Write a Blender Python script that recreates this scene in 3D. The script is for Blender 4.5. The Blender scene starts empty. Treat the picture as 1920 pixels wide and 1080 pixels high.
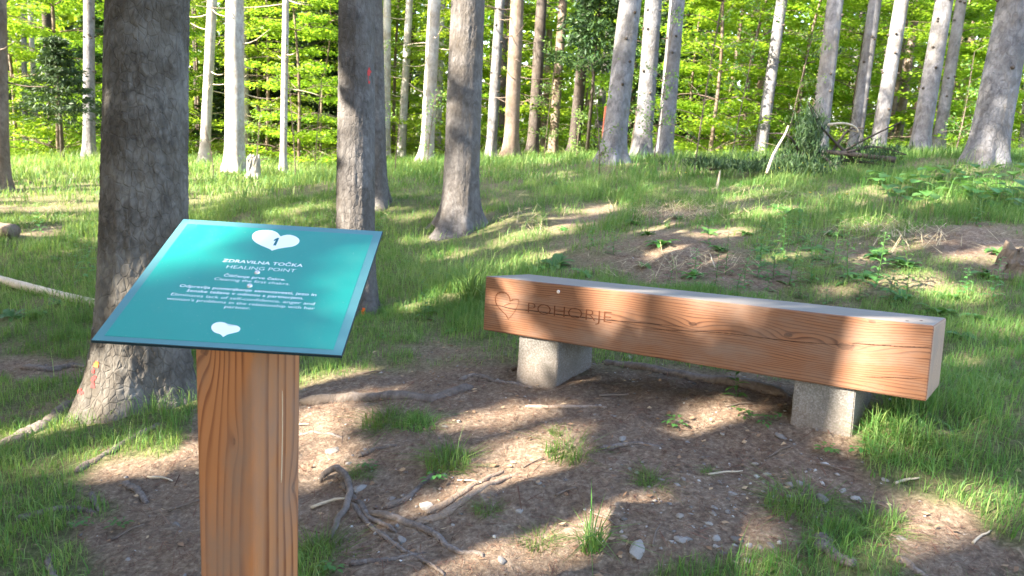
import bpy, math, random
import numpy as np
from mathutils import Matrix, Vector

random.seed(7)
RNG = np.random.default_rng(7)
SC = bpy.context.scene
COL = SC.collection
rad = math.radians

# ------------------------------------------------------------------ camera
FPX = 1420.0
PITCH, ROLL = rad(12.4), rad(4.0)
CAMPOS = np.array([0.0, 0.0, 1.55])
_R1 = np.array([[1, 0, 0], [0, math.cos(PITCH), -math.sin(PITCH)], [0, math.sin(PITCH), math.cos(PITCH)]])
_R2 = np.array([[math.cos(ROLL), 0, math.sin(ROLL)], [0, 1, 0], [-math.sin(ROLL), 0, math.cos(ROLL)]])
CAM = _R2 @ _R1                      # rows: right, forward, up
cam_d = bpy.data.cameras.new('camera')
cam = bpy.data.objects.new('camera', cam_d)
COL.objects.link(cam)
m = Matrix.Identity(4)
for i in range(3):
    m[i][0] = CAM[0][i]; m[i][1] = CAM[2][i]; m[i][2] = -CAM[1][i]; m[i][3] = CAMPOS[i]
cam.matrix_world = m
cam_d.sensor_width = 36.0
cam_d.lens = FPX / 1920 * 36
cam_d.clip_start = 0.05
cam_d.clip_end = 2000
cam_d.dof.use_dof = True
cam_d.dof.focus_distance = 2.3
cam_d.dof.aperture_fstop = (cam_d.lens / 1000) / 0.0034
SC.camera = cam

# ------------------------------------------------------------------ light
SUN = np.array([-0.74, -0.34, 0.585]); SUN /= np.linalg.norm(SUN)
world = bpy.data.worlds.new('World'); SC.world = world
world.use_nodes = True
wn = world.node_tree.nodes; wl = world.node_tree.links
bg = wn['Background']
sky = wn.new('ShaderNodeTexSky'); sky.sky_type = 'NISHITA'; sky.sun_disc = False
sky.sun_elevation = math.asin(SUN[2])
sky.sun_rotation = math.atan2(SUN[0], SUN[1])
sky.air_density = 1.0; sky.dust_density = 2.5; sky.ozone_density = .7
wl.new(sky.outputs[0], bg.inputs[0]); bg.inputs[1].default_value = 0.15
sd = bpy.data.lights.new('sun', 'SUN'); sd.energy = 5.0; sd.angle = rad(0.55); sd.color = (1, 0.93, 0.80)
so = bpy.data.objects.new('sun', sd); COL.objects.link(so)
so.rotation_euler = Vector(SUN).to_track_quat('Z', 'Y').to_euler()
SC.view_settings.view_transform = 'Standard'
SC.view_settings.look = 'None'
SC.view_settings.exposure = 2.88
SC.view_settings.gamma = 1.0
SC.render.engine = 'CYCLES'
SC.cycles.max_bounces = 8
SC.cycles.diffuse_bounces = 4
SC.cycles.transmission_bounces = 4
SC.cycles.sample_clamp_indirect = 6.0
SC.cycles.use_denoising = True

# ------------------------------------------------------------------ pixel helpers
def ray(x, y):
    c = np.array([(x - 960) / FPX, 1.0, -(y - 540) / FPX])
    return CAM.T @ c
def PT(x, y, d):
    return CAMPOS + ray(x, y) * d
def project(P):
    c = (np.asarray(P) - CAMPOS) @ CAM.T
    dd = np.maximum(c[..., 1], 1e-3)
    return 960 + FPX * c[..., 0] / dd, 540 - FPX * c[..., 2] / dd, c[..., 1]

# ------------------------------------------------------------------ noise (numpy)
def _hash(i, j, k, s=0):
    n = (i * 374761393 + j * 668265263 + k * 2147483647 + s * 974634533) & 0xFFFFFFFF
    n = ((n ^ (n >> 13)) * 1274126177) & 0xFFFFFFFF
    n = n ^ (n >> 16)
    return (n & 0xFFFF) / 65535.0
def vnoise(P, s=0):
    P = np.asarray(P, float); F = np.floor(P).astype(np.int64); u = P - F; u = u * u * (3 - 2 * u)
    r = 0
    for a in (0, 1):
        wa = u[:, 0] if a else 1 - u[:, 0]
        for b in (0, 1):
            wb = u[:, 1] if b else 1 - u[:, 1]
            for c in (0, 1):
                wc = u[:, 2] if c else 1 - u[:, 2]
                r = r + wa * wb * wc * _hash(F[:, 0] + a, F[:, 1] + b, F[:, 2] + c, s)
    return r * 2 - 1
def fbm(P, o=4, s=0):
    r = 0; a = 1
    P = np.asarray(P, float)
    for i in range(o):
        r = r + a * vnoise(P * 2 ** i, s + i); a *= .5
    return r
def worley(P, s=0):
    F = np.floor(P).astype(np.int64)
    d1 = np.full(len(P), 9.); d2 = np.full(len(P), 9.); idv = np.zeros(len(P))
    for a in (-1, 0, 1):
        for b in (-1, 0, 1):
            for c in (-1, 0, 1):
                g = F + np.array([a, b, c])
                q = np.stack([_hash(g[:, 0], g[:, 1], g[:, 2], s + t) for t in range(3)], 1) + g
                d = np.linalg.norm(q - P, axis=1)
                h = _hash(g[:, 0], g[:, 1], g[:, 2], s + 9)
                n = d < d1
                d2 = np.where(n, d1, np.minimum(d2, d)); idv = np.where(n, h, idv); d1 = np.where(n, d, d1)
    return d1, d2, idv

# ------------------------------------------------------------------ terrain
ctrl_px = [
    (250, 765, 3.7), (690, 592, 5.3), (860, 437, 8.0), (703, 372, 9.0), (1000, 722, 3.42), (1530, 830, 2.72),
    (960, 1080, 2.15), (100, 1080, 2.25), (1850, 1080, 1.95), (500, 1080, 2.2), (1880, 800, 2.75), (30, 760, 4.1),
    (1147, 305, 12), (1850, 300, 9), (957, 298, 17), (1725, 289, 14), (1600, 292, 14.5), (1425, 297, 15),
    (800, 301, 18), (730, 303, 20), (440, 322, 15), (532, 337, 15), (168, 300, 17), (5, 357, 11), (1300, 330, 10.5),
    (90, 560, 6.2), (20, 440, 8.2), (300, 420, 9), (1850, 600, 4.2), (1300, 470, 5.9), (1750, 450, 5.7),
    (1100, 400, 8), (1500, 360, 8.5), (1850, 370, 7.2), (-200, 330, 13), (2100, 320, 9), (960, 286, 32), (300, 300, 30), (1700, 284, 26),
    (-150, 1080, 2.4), (2050, 1080, 1.95)]
CP = np.array([PT(*c) for c in ctrl_px])
CP = np.vstack([CP, [(0, -3, -0.12), (-4, -3, -0.5), (5, -3, .55), (-9, 2, -.9), (9, 2, .9)]])
def _tps(r2): return 0.5 * r2 * np.log(r2 + 1e-9)
def _fit():
    n = len(CP); XY = CP[:, :2]
    K = _tps(((XY[:, None] - XY[None]) ** 2).sum(-1)) + np.eye(n) * 1.2
    Pm = np.c_[np.ones(n), XY]
    A = np.block([[K, Pm], [Pm.T, np.zeros((3, 3))]])
    return np.linalg.solve(A, np.r_[CP[:, 2], 0, 0, 0])
TW = _fit()
def hsmooth(X, Y):
    X = np.asarray(X, float).ravel(); Y = np.asarray(Y, float).ravel()
    dx, dy = X, Y - 10
    r = np.hypot(dx, dy); k = np.where(r > 24, (24 + (r - 24) * .15) / np.maximum(r, 1e-6), 1)
    k = np.where(r > 100, k * 100 / np.maximum(r, 1), k)
    x, y = dx * k, 10 + dy * k
    out = np.empty(len(x))
    for s in range(0, len(x), 40000):
        xs, ys = x[s:s + 40000], y[s:s + 40000]
        r2 = (xs[:, None] - CP[None, :, 0]) ** 2 + (ys[:, None] - CP[None, :, 1]) ** 2
        out[s:s + 40000] = _tps(r2) @ TW[:len(CP)] + TW[-3] + TW[-2] * xs + TW[-1] * ys
    return out
def height(X, Y):
    X = np.asarray(X, float).ravel(); Y = np.asarray(Y, float).ravel()
    z = hsmooth(X, Y)
    P = np.stack([X, Y, X * 0], 1)
    return z + .035 * fbm(P * 1.1, 3, 3) + .012 * fbm(P * 6, 3, 11)
def hz(x, y): return float(height([x], [y])[0])
def gp(x, y, tmin=1.2, tmax=45):
    t = np.geomspace(tmin, tmax, 900)
    Q = CAMPOS + ray(x, y)[None] * t[:, None]
    g = Q[:, 2] - height(Q[:, 0], Q[:, 1])
    i = np.argmax(g < 0)
    if g[i] >= 0: return None
    if i == 0: return Q[0]
    a = g[i - 1] / (g[i - 1] - g[i]); p = Q[i - 1] * (1 - a) + Q[i] * a
    return p

# ------------------------------------------------------------------ object helpers
def tag(o, label=None, cat=None, group=None, kind=None):
    if label: o['label'] = label
    if cat: o['category'] = cat
    if group: o['group'] = group
    if kind: o['kind'] = kind
    return o
def mesh_np(name, V, F, mat=None, smooth=False, attrs=None, midx=None):
    V = np.asarray(V, np.float32); F = np.asarray(F, np.int32)
    me = bpy.data.meshes.new(name)
    k = F.shape[1]
    me.vertices.add(len(V)); me.vertices.foreach_set('co', V.ravel())
    me.loops.add(F.size); me.loops.foreach_set('vertex_index', F.ravel())
    me.polygons.add(len(F)); me.polygons.foreach_set('loop_start', np.arange(0, F.size, k, dtype=np.int32))
    me.polygons.foreach_set('loop_total', np.full(len(F), k, np.int32))
    if smooth: me.polygons.foreach_set('use_smooth', np.ones(len(F), bool))
    mats = mat if isinstance(mat, (list, tuple)) else [mat]
    for mm in mats:
        if mm: me.materials.append(mm)
    if midx is not None: me.polygons.foreach_set('material_index', np.asarray(midx, np.int32))
    if attrs:
        for n, a in attrs.items():
            at = me.attributes.new(n, 'FLOAT', 'POINT'); at.data.foreach_set('value', np.asarray(a, np.float32))
    me.update(calc_edges=True); me.validate()
    return me
def link(name, me, parent=None, loc=None, mw=None):
    o = bpy.data.objects.new(name, me); COL.objects.link(o)
    if parent: o.parent = parent
    if loc is not None: o.location = loc
    if mw is not None: o.matrix_world = mw
    return o
def empty(name, loc, label=None, cat=None, group=None):
    o = bpy.data.objects.new(name, None); COL.objects.link(o); o.location = tuple(float(v) for v in loc)
    o.empty_display_size = .1
    return tag(o, label, cat, group)
def from_lists(name, V, F, mat, smooth=False):
    me = bpy.data.meshes.new(name); me.from_pydata([tuple(map(float, v)) for v in V], [], F)
    mats = mat if isinstance(mat, (list, tuple)) else [mat]
    for mm in mats: me.materials.append(mm)
    if smooth: me.polygons.foreach_set('use_smooth', [True] * len(me.polygons))
    me.update(); return me
def tube(path, radii, n=8, seed=0, wob=.12, squash=1.0):
    """tapered irregular tube along a polyline -> V, F (quads)"""
    path = np.asarray(path, float); K = len(path); radii = np.asarray(radii, float)
    T = np.gradient(path, axis=0); T /= np.linalg.norm(T, axis=1)[:, None] + 1e-9
    up = np.array([0, 0, 1.]) if abs(T[:, 2]).mean() < .8 else np.array([1., 0, 0])
    A = np.cross(T, up); A /= np.linalg.norm(A, axis=1)[:, None] + 1e-9; B = np.cross(A, T)
    th = np.linspace(0, 2 * np.pi, n, endpoint=False)
    rr = np.random.default_rng(seed)
    R = radii[:, None] * (1 + wob * rr.uniform(-1, 1, (K, n)))
    V = path[:, None] + A[:, None] * (np.cos(th) * R)[..., None] + B[:, None] * (np.sin(th) * R * squash)[..., None]
    V = V.reshape(-1, 3)
    i, j = np.meshgrid(np.arange(K - 1), np.arange(n), indexing='ij')
    F = np.stack([i * n + j, i * n + (j + 1) % n, (i + 1) * n + (j + 1) % n, (i + 1) * n + j], -1).reshape(-1, 4)
    V = np.vstack([V, path[0], path[-1]])
    c0, c1 = len(V) - 2, len(V) - 1
    caps = [(c0, (jj + 1) % n, jj, jj) for jj in range(0)]
    capq = []
    for jj in range(0, n, 2):
        capq.append((c0, (jj + 2) % n, jj + 1, jj)); b = (K - 1) * n
        capq.append((c1, b + jj, b + jj + 1, b + (jj + 2) % n))
    return V, np.vstack([F, np.array(capq)])
def smooth_path(pts, n):
    pts = np.asarray(pts, float); k = len(pts)
    t = np.linspace(0, k - 1, n); out = []
    for v in t:
        i = min(int(v), k - 2); u = v - i
        p0 = pts[max(i - 1, 0)]; p1 = pts[i]; p2 = pts[i + 1]; p3 = pts[min(i + 2, k - 1)]
        out.append(.5 * (2 * p1 + (p2 - p0) * u + (2 * p0 - 5 * p1 + 4 * p2 - p3) * u * u + (3 * p1 - p0 - 3 * p2 + p3) * u ** 3))
    return np.array(out)
class Geo:
    def __init__(s): s.V = []; s.F = []; s.n = 0
    def add(s, V, F):
        s.V.append(np.asarray(V, float)); s.F.append(np.asarray(F) + s.n); s.n += len(V)
    def mesh(s, name, mat, smooth=True): return mesh_np(name, np.vstack(s.V), np.vstack(s.F), mat, smooth)

# ------------------------------------------------------------------ materials
class NT:
    def __init__(s, name):
        s.m = bpy.data.materials.new(name); s.m.use_nodes = True
        s.t = s.m.node_tree; s.n = s.t.nodes; s.l = s.t.links
        s.b = s.n['Principled BSDF']; s.out = s.n['Material Output']
        s.b.inputs['Specular IOR Level'].default_value = .25
    def node(s, t, ins=None, **kw):
        nd = s.n.new(t)
        for k, v in kw.items(): setattr(nd, k, v)
        for k, v in (ins or {}).items():
            if isinstance(v, bpy.types.NodeSocket): s.l.new(v, nd.inputs[k])
            else: nd.inputs[k].default_value = v
        return nd
    def coord(s, kind='Object', scale=(1, 1, 1), rot=(0, 0, 0)):
        tc = s.node('ShaderNodeTexCoord')
        mp = s.node('ShaderNodeMapping', {0: tc.outputs[kind], 'Scale': scale, 'Rotation': rot})
        return mp.outputs[0]
    def noise(s, vec, scale, detail=5, rough=.55, dist=0):
        return s.node('ShaderNodeTexNoise', {'Vector': vec, 'Scale': scale, 'Detail': detail, 'Roughness': rough, 'Distortion': dist}).outputs['Fac']
    def ramp(s, fac, stops):
        r = s.node('ShaderNodeValToRGB', {0: fac}); e = r.color_ramp.elements
        while len(e) < len(stops): e.new(.5)
        for el, (p, c) in zip(e, stops):
            el.position = p; el.color = (*c, 1) if len(c) == 3 else c
        return r.outputs[0]
    def mix(s, fac, a, b, mode='MIX'):
        nd = s.n.new('ShaderNodeMix'); nd.data_type = 'RGBA'; nd.blend_type = mode
        for sock, v in ((nd.inputs[0], fac), (nd.inputs[6], a), (nd.inputs[7], b)):
            if isinstance(v, bpy.types.NodeSocket): s.l.new(v, sock)
            else: sock.default_value = v if not isinstance(v, tuple) or len(v) == 4 else (*v, 1)
        return nd.outputs[2]
    def math(s, op, a, b=0., c=None):
        ins = {0: a, 1: b}
        if c is not None: ins[2] = c
        return s.node('ShaderNodeMath', ins, operation=op).outputs[0]
    def bump(s, h, strength=.4, dist=.01):
        bp = s.node('ShaderNodeBump', {'Height': h, 'Strength': strength, 'Distance': dist})
        s.l.new(bp.outputs[0], s.b.inputs['Normal']); return bp
    def col(s, c):
        if isinstance(c, bpy.types.NodeSocket): s.l.new(c, s.b.inputs['Base Color'])
        else: s.b.inputs['Base Color'].default_value = (*c, 1)
    def rough(s, v): s.b.inputs['Roughness'].default_value = v

def plain(name, c, rough=.7, var=.15, scale=20):
    t = NT(name); f = t.noise(t.coord(), scale)
    t.col(t.mix(f, tuple(v * (1 - var) for v in c), tuple(min(1, v * (1 + var)) for v in c))); t.rough(rough)
    return t.m
def leafmat(name, dark, mid, light, trans=.45, rough=.5):
    t = NT(name)
    at = t.node('ShaderNodeAttribute', attribute_name='tint').outputs['Fac']
    c = t.ramp(at, [(0, dark), (.5, mid), (1, light)])
    oi = t.node('ShaderNodeObjectInfo').outputs['Random']
    hs = t.node('ShaderNodeHueSaturation', {'Hue': t.math('MULTIPLY_ADD', oi, .03, .485), 'Saturation': 1.0, 'Value': t.math('MULTIPLY_ADD', oi, .55, .65), 'Color': c})
    c = hs.outputs[0]
    t.col(c); t.rough(rough)
    tr = t.node('ShaderNodeBsdfTranslucent', {'Color': t.mix(.5, c, (light[0] * 1.3, light[1] * 1.25, light[2] * .6))})
    mx = t.node('ShaderNodeMixShader', {0: trans, 1: t.b.outputs[0], 2: tr.outputs[0]})
    t.l.new(mx.outputs[0], t.out.inputs['Surface'])
    return t.m
def barkmat(name, dark, mid, light, scale=1., lich=.4, bump=.5):
    t = NT(name)
    v = t.coord('Object', (1, 1, .55)); v2 = t.coord('Object', (1, 1, 1))
    n1 = t.noise(v, 26 * scale, 8, .65, .6); n2 = t.noise(v2, 3.2, 4, .6); n3 = t.noise(v2, 90 * scale, 4, .7)
    vo = t.node('ShaderNodeTexVoronoi', {'Vector': v, 'Scale': 34 * scale, 'Randomness': 1.}, feature='DISTANCE_TO_EDGE').outputs['Distance']
    c = t.ramp(n1, [(.25, dark), (.5, mid), (.75, light)])
    edge = t.ramp(vo, [(.0, (0, 0, 0)), (.09, (1, 1, 1))])
    c = t.mix(t.math('MULTIPLY', t.math('SUBTRACT', 1, edge), .22), c, dark)
    patch = t.ramp(n2, [(.45, (0, 0, 0)), (.65, (1, 1, 1))])
    c = t.mix(t.math('MULTIPLY', patch, lich), c, tuple(min(1, x * 1.25 + .02) for x in light))
    n5 = t.noise(v2, 1.7, 5, .65, .8)
    c = t.mix(t.ramp(n5, [(.44, (0, 0, 0)), (.62, (.6, .6, .6))]), c, tuple(x * y for x, y in zip(mid, (.82, .72, .55))))
    fl = t.ramp(n3, [(.68, (0, 0, 0)), (.76, (1, 1, 1))])
    c = t.mix(t.math('MULTIPLY', fl, .45), c, (.42, .40, .36))
    oi = t.node('ShaderNodeObjectInfo').outputs['Random']
    hs = t.node('ShaderNodeHueSaturation', {'Hue': .5, 'Saturation': 1.0, 'Value': t.math('MULTIPLY_ADD', oi, .3, .85), 'Color': c})
    t.col(hs.outputs[0]); t.rough(.9)
    h = t.math('ADD', t.math('MULTIPLY', n1, .8), t.math('MULTIPLY', edge, .35))
    t.bump(h, bump, .015)
    return t.m

# tree bark
M_BARK_BIG = barkmat('bark_big', (.028, .023, .019), (.086, .073, .060), (.19, .171, .147), .9, .5, .7)
M_BARK_MID = barkmat('bark_mid', (.040, .034, .030), (.102, .089, .081), (.185, .167, .155), 1.0, .3, .6)
M_BARK_GREY = barkmat('bark_grey', (.05, .046, .046), (.145, .138, .139), (.245, .237, .24), .55, .4, .9)
M_BARK_PALE = barkmat('bark_pale', (.15, .135, .12), (.32, .295, .265), (.47, .445, .405), .7, .5, .4)  # sunlit glare of the brightest trunks is put into this pale colour
M_BARK_BROWN = barkmat('bark_brown', (.06, .045, .035), (.16, .12, .09), (.26, .20, .16), .7, .3, .4)
M_BARK_DARK = barkmat('bark_dark', (.03, .024, .02), (.07, .056, .047), (.12, .10, .085), .7, .2, .4)
M_TWIG = plain('twig', (.14, .105, .08), .85, .3, 40)
M_TWIG_PALE = plain('twig_pale', (.45, .37, .27), .8, .25, 40)
M_ROOT = barkmat('root_bark', (.06, .046, .038), (.145, .115, .097), (.25, .205, .175), 1.6, .2, .5)
M_ROOT_PALE = barkmat('root_pale', (.13, .09, .066), (.24, .175, .13), (.33, .26, .205), 1.6, .2, .5)
# foliage
M_BEECH = leafmat('beech_leaf', (.085, .20, .016), (.175, .33, .026), (.32, .45, .045), .55)
M_LEAF = leafmat('shrub_leaf', (.05, .13, .03), (.11, .22, .05), (.22, .34, .09), .4)
M_SPRUCE = leafmat('spruce_needles', (.012, .03, .012), (.028, .06, .022), (.055, .10, .03), .15)
M_GRASS = leafmat('grass_blade', (.035, .115, .024), (.092, .215, .042), (.28, .35, .11), .4, .5)
M_WEED = leafmat('weed_leaf', (.04, .12, .03), (.08, .20, .045), (.15, .30, .07), .35, .45)
M_STRAW = plain('straw', (.42, .33, .19), .8, .3, 9)

def soil():
    t = NT('forest_soil')
    v = t.coord('Object')
    n1 = t.noise(v, 2.2, 6, .6); n2 = t.noise(v, 55, 8, .7); n3 = t.noise(v, 12, 6, .62, .5); n4 = t.noise(v, 190, 4, .75)
    c = t.ramp(n2, [(.22, (.05, .037, .03)), (.48, (.162, .111, .076)), (.72, (.325, .243, .172))])
    c2 = t.ramp(n2, [(.22, (.068, .052, .042)), (.5, (.222, .16, .113)), (.72, (.425, .33, .24))])
    c = t.mix(t.ramp(n3, [(.4, (0, 0, 0)), (.6, (1, 1, 1))]), c, c2)
    fl = t.ramp(n4, [(.63, (0, 0, 0)), (.70, (1, 1, 1))])
    c = t.mix(t.math('MULTIPLY', fl, .55), c, (.40, .29, .20))
    g = t.node('ShaderNodeAttribute', attribute_name='grass').outputs['Fac']
    gc = t.ramp(n2, [(.25, (.04, .05, .018)), (.5, (.10, .12, .04)), (.75, (.22, .20, .09))])
    gm = t.math('MULTIPLY', g, t.ramp(n3, [(.25, (.35, .35, .35)), (.6, (1, 1, 1))]))
    c = t.mix(gm, c, gc)
    t.col(c); t.rough(.95)
    t.b.inputs['Specular IOR Level'].default_value = .1
    h = t.math('ADD', t.math('MULTIPLY', n2, 1.0), t.math('ADD', t.math('MULTIPLY', n4, .4), t.math('MULTIPLY', n3, .8)))
    t.bump(h, .8, .02)
    return t.m
M_SOIL = soil()

def timber(name, axis, base, dark, lines, gray=0., knots=(), wv=.035):
    """sawn softwood: growth lines run along `axis` and bend round knots (object coordinates)"""
    t = NT(name)
    tc = t.node('ShaderNodeTexCoord').outputs['Object']
    sc = [1., 1., 1.]; sc[axis] = .045
    mp = t.node('ShaderNodeMapping', {0: tc, 'Scale': tuple(sc)}).outputs[0]
    sep = t.node('ShaderNodeSeparateXYZ', {0: tc})
    wob = t.noise(mp, 9, 2, .4); wob2 = t.noise(t.node('ShaderNodeMapping', {0: tc, 'Scale': tuple(.35 if i == axis else 1. for i in range(3))}).outputs[0], 6, 2, .5)
    others = [i for i in range(3) if i != axis]
    s = t.math('ADD', t.math('MULTIPLY', sep.outputs[others[0]], .8), t.math('MULTIPLY', sep.outputs[others[1]], 1.0))
    s = t.math('ADD', s, t.math('MULTIPLY', wob, .10)); s = t.math('ADD', s, t.math('MULTIPLY', wob2, wv))
    kd = None
    for (kx, ky, kz, kr, st) in knots:
        d = t.node('ShaderNodeVectorMath', {0: tc, 1: (kx, ky, kz)}, operation='SUBTRACT').outputs[0]
        ks = [1., 1., 1.]; ks[axis] = .42
        d = t.node('ShaderNodeVectorMath', {0: d, 1: tuple(ks)}, operation='MULTIPLY').outputs[0]
        ln = t.node('ShaderNodeVectorMath', {0: d}, operation='LENGTH').outputs['Value']
        e = t.math('POWER', 2.718, t.math('MULTIPLY', t.math('DIVIDE', ln, kr), -1.0))
        sgn = t.math('MULTIPLY', e, st)
        s = t.math('ADD', s, sgn)
        core = t.math('LESS_THAN', t.math('ADD', ln, t.math('MULTIPLY', t.math('SUBTRACT', t.noise(tc, 60, 3), .5), kr * .35)), kr * .26)
        kd = core if kd is None else t.math('MAXIMUM', kd, core)
    ph = t.math('FRACT', t.math('MULTIPLY', s, lines))
    # soft rise, sharp fall: late wood
    lw = t.ramp(ph, [(0., (0, 0, 0)), (.55, (.08, .08, .08)), (.84, (1, 1, 1)), (.95, (.8, .8, .8)), (1., (0, 0, 0))])
    fine = t.noise(t.node('ShaderNodeMapping', {0: tc, 'Scale': tuple(2. if i == axis else 70. for i in range(3))}).outputs[0], 4, 4, .6)
    big = t.noise(tc, 5, 4, .6)
    c = t.mix(lw, base, dark)
    c = t.mix(t.math('MULTIPLY', fine, .35), c, tuple(v * .62 for v in base))
    c = t.mix(t.ramp(big, [(.42, (0, 0, 0)), (.7, (.55, .55, .55))]), c, tuple(v * .78 for v in base))
    if kd is not None: c = t.mix(t.math('MULTIPLY', kd, .62), c, tuple(v * .5 for v in dark))
    st = t.noise(t.node('ShaderNodeMapping', {0: tc, 'Scale': tuple(.6 if i == axis else 1.6 for i in range(3))}).outputs[0], 4.5, 6, .65)
    c = t.mix(t.ramp(st, [(.44, (0, 0, 0)), (.68, (.75, .75, .75))]), c, (.205, .135, .098))
    if gray > 0:
        gm = t.ramp(t.noise(mp, 40, 5, .6), [(.2, (gray,) * 3), (.8, (gray * .55,) * 3)])
        c = t.mix(gm, c, (.24, .228, .22))
    t.col(c); t.rough(.62)
    t.b.inputs['Specular IOR Level'].default_value = .3
    t.bump(t.math('ADD', t.math('MULTIPLY', lw, -.5), t.math('MULTIPLY', fine, .8)), .25, .003)
    return t.m

M_POST = timber('post_timber', 2, (.43, .172, .066), (.16, .044, .015), 44, wv=.015,
                knots=((.0, .118, .0, .045, .09), (.0, .05, -.19, .012, .03), (.12, 0, -.33, .02, .03)))
M_BEAM = timber('beam_timber', 0, (.255, .112, .054), (.085, .030, .015), 88,
                knots=((1.62, 0, .15, .05, .05), (1.42, 0, .165, .028, .032), (1.05, 0, .16, .03, .028), (1.70, 0, .25, .02, .02)))
M_BEAM_TOP = timber('beam_top_weathered', 0, (.20, .165, .14), (.11, .088, .075), 60, gray=.6)
M_BEAM_END = timber('beam_end_grain', 0, (.44, .26, .15), (.27, .13, .07), 70, gray=.25)
M_CRACK = plain('crack_dark', (.035, .014, .008), .9, .3, 60)
M_CARVE = plain('carved_burnt_wood', (.11, .036, .014), .85, .3, 60)

def concrete():
    t = NT('concrete'); v = t.coord()
    n = t.noise(v, 9, 6, .6); n2 = t.noise(v, 150, 3, .7); n3 = t.noise(v, 60, 3, .6)
    c = t.ramp(n2, [(.35, (.085, .08, .075)), (.5, (.21, .20, .185)), (.66, (.43, .415, .39))])
    c = t.mix(.35, c, (.19, .18, .165))
    c = t.mix(t.ramp(n, [(.38, (0, 0, 0)), (.65, (.75, .75, .75))]), c, (.14, .115, .092))
    z_ = t.node('ShaderNodeSeparateXYZ', {0: t.node('ShaderNodeTexCoord').outputs['Object']}).outputs[2]
    dirt = t.ramp(t.math('ADD', t.math('MULTIPLY', t.math('ADD', z_, .22), 1.6), t.math('MULTIPLY', t.math('SUBTRACT', n, .5), 1.2)), [(0., (.5, .5, .5)), (.35, (0, 0, 0))])
    c = t.mix(dirt, c, (.17, .115, .08))
    t.col(c); t.rough(.92); t.bump(t.math('ADD', n2, n3), .5, .004); return t.m
M_CONC = concrete()
def teal(name, c, rough):
    t = NT(name); n = t.noise(t.coord(), 4, 3)
    t.col(t.mix(n, tuple(v * .93 for v in c), tuple(min(1, v * 1.07) for v in c))); t.rough(rough)
    t.b.inputs['Specular IOR Level'].default_value = .5
    sm = t.noise(t.coord('Object', (1, .5, 1)), 14, 6, .65); t.l.new(t.ramp(sm, [(.3, (rough * .75,) * 3), (.7, (rough * 1.5,) * 3)]), t.b.inputs['Roughness'])
    sp = t.noise(t.coord(), 260, 2, .5); dust = t.math('MULTIPLY', t.ramp(sp, [(.70, (0, 0, 0)), (.78, (1, 1, 1))]), .35)
    haze_ = t.math('MULTIPLY', t.ramp(sm, [(.5, (0, 0, 0)), (.8, (1, 1, 1))]), .07)
    t.col(t.mix(t.math('MAXIMUM', dust, haze_), t.b.inputs['Base Color'].links[0].from_socket, (.45, .45, .38)))
    return t.m
M_TEAL = teal('sign_teal_print', (.004, .25, .205), .36)
M_TEAL_RIM = teal('sign_rim', (.065, .20, .215), .35)
M_SIGN_EDGE = plain('sign_edge', (.012, .025, .03), .5)
M_WHITE = plain('white_print', (.86, .88, .88), .5, .03)
M_TEAL_DK = plain('dark_teal_print', (.01, .14, .15), .45, .05)
def metal():
    t = NT('screw_steel'); t.col((.62, .58, .60)); t.rough(.35); t.b.inputs['Metallic'].default_value = .9; return t.m
M_STEEL = metal()
M_RED = plain('red_paint', (.42, .035, .03), .7, .5, 60)
M_ORANGE = plain('orange_paint', (.75, .13, .02), .6, .3, 60)
def stonemat():
    t = NT('stone'); v = t.coord('Object'); n = t.noise(v, 22, 6, .6); n2 = t.noise(v, 120, 3)
    oi = t.node('ShaderNodeObjectInfo').outputs['Random']
    c = t.ramp(oi, [(0, (.14, .125, .115)), (.4, (.24, .22, .20)), (.75, (.35, .325, .29)), (1, (.28, .22, .165))])
    c = t.mix(t.ramp(n, [(.3, (.55, .55, .55)), (.7, (0, 0, 0))]), c, (.16, .12, .09))
    t.col(c); t.rough(.85); t.bump(n, .4, .006); return t.m
M_STONE = stonemat()
M_NEEDLE = leafmat('dry_needle', (.10, .05, .03), (.24, .135, .08), (.44, .31, .19), .05, .8)

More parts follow.
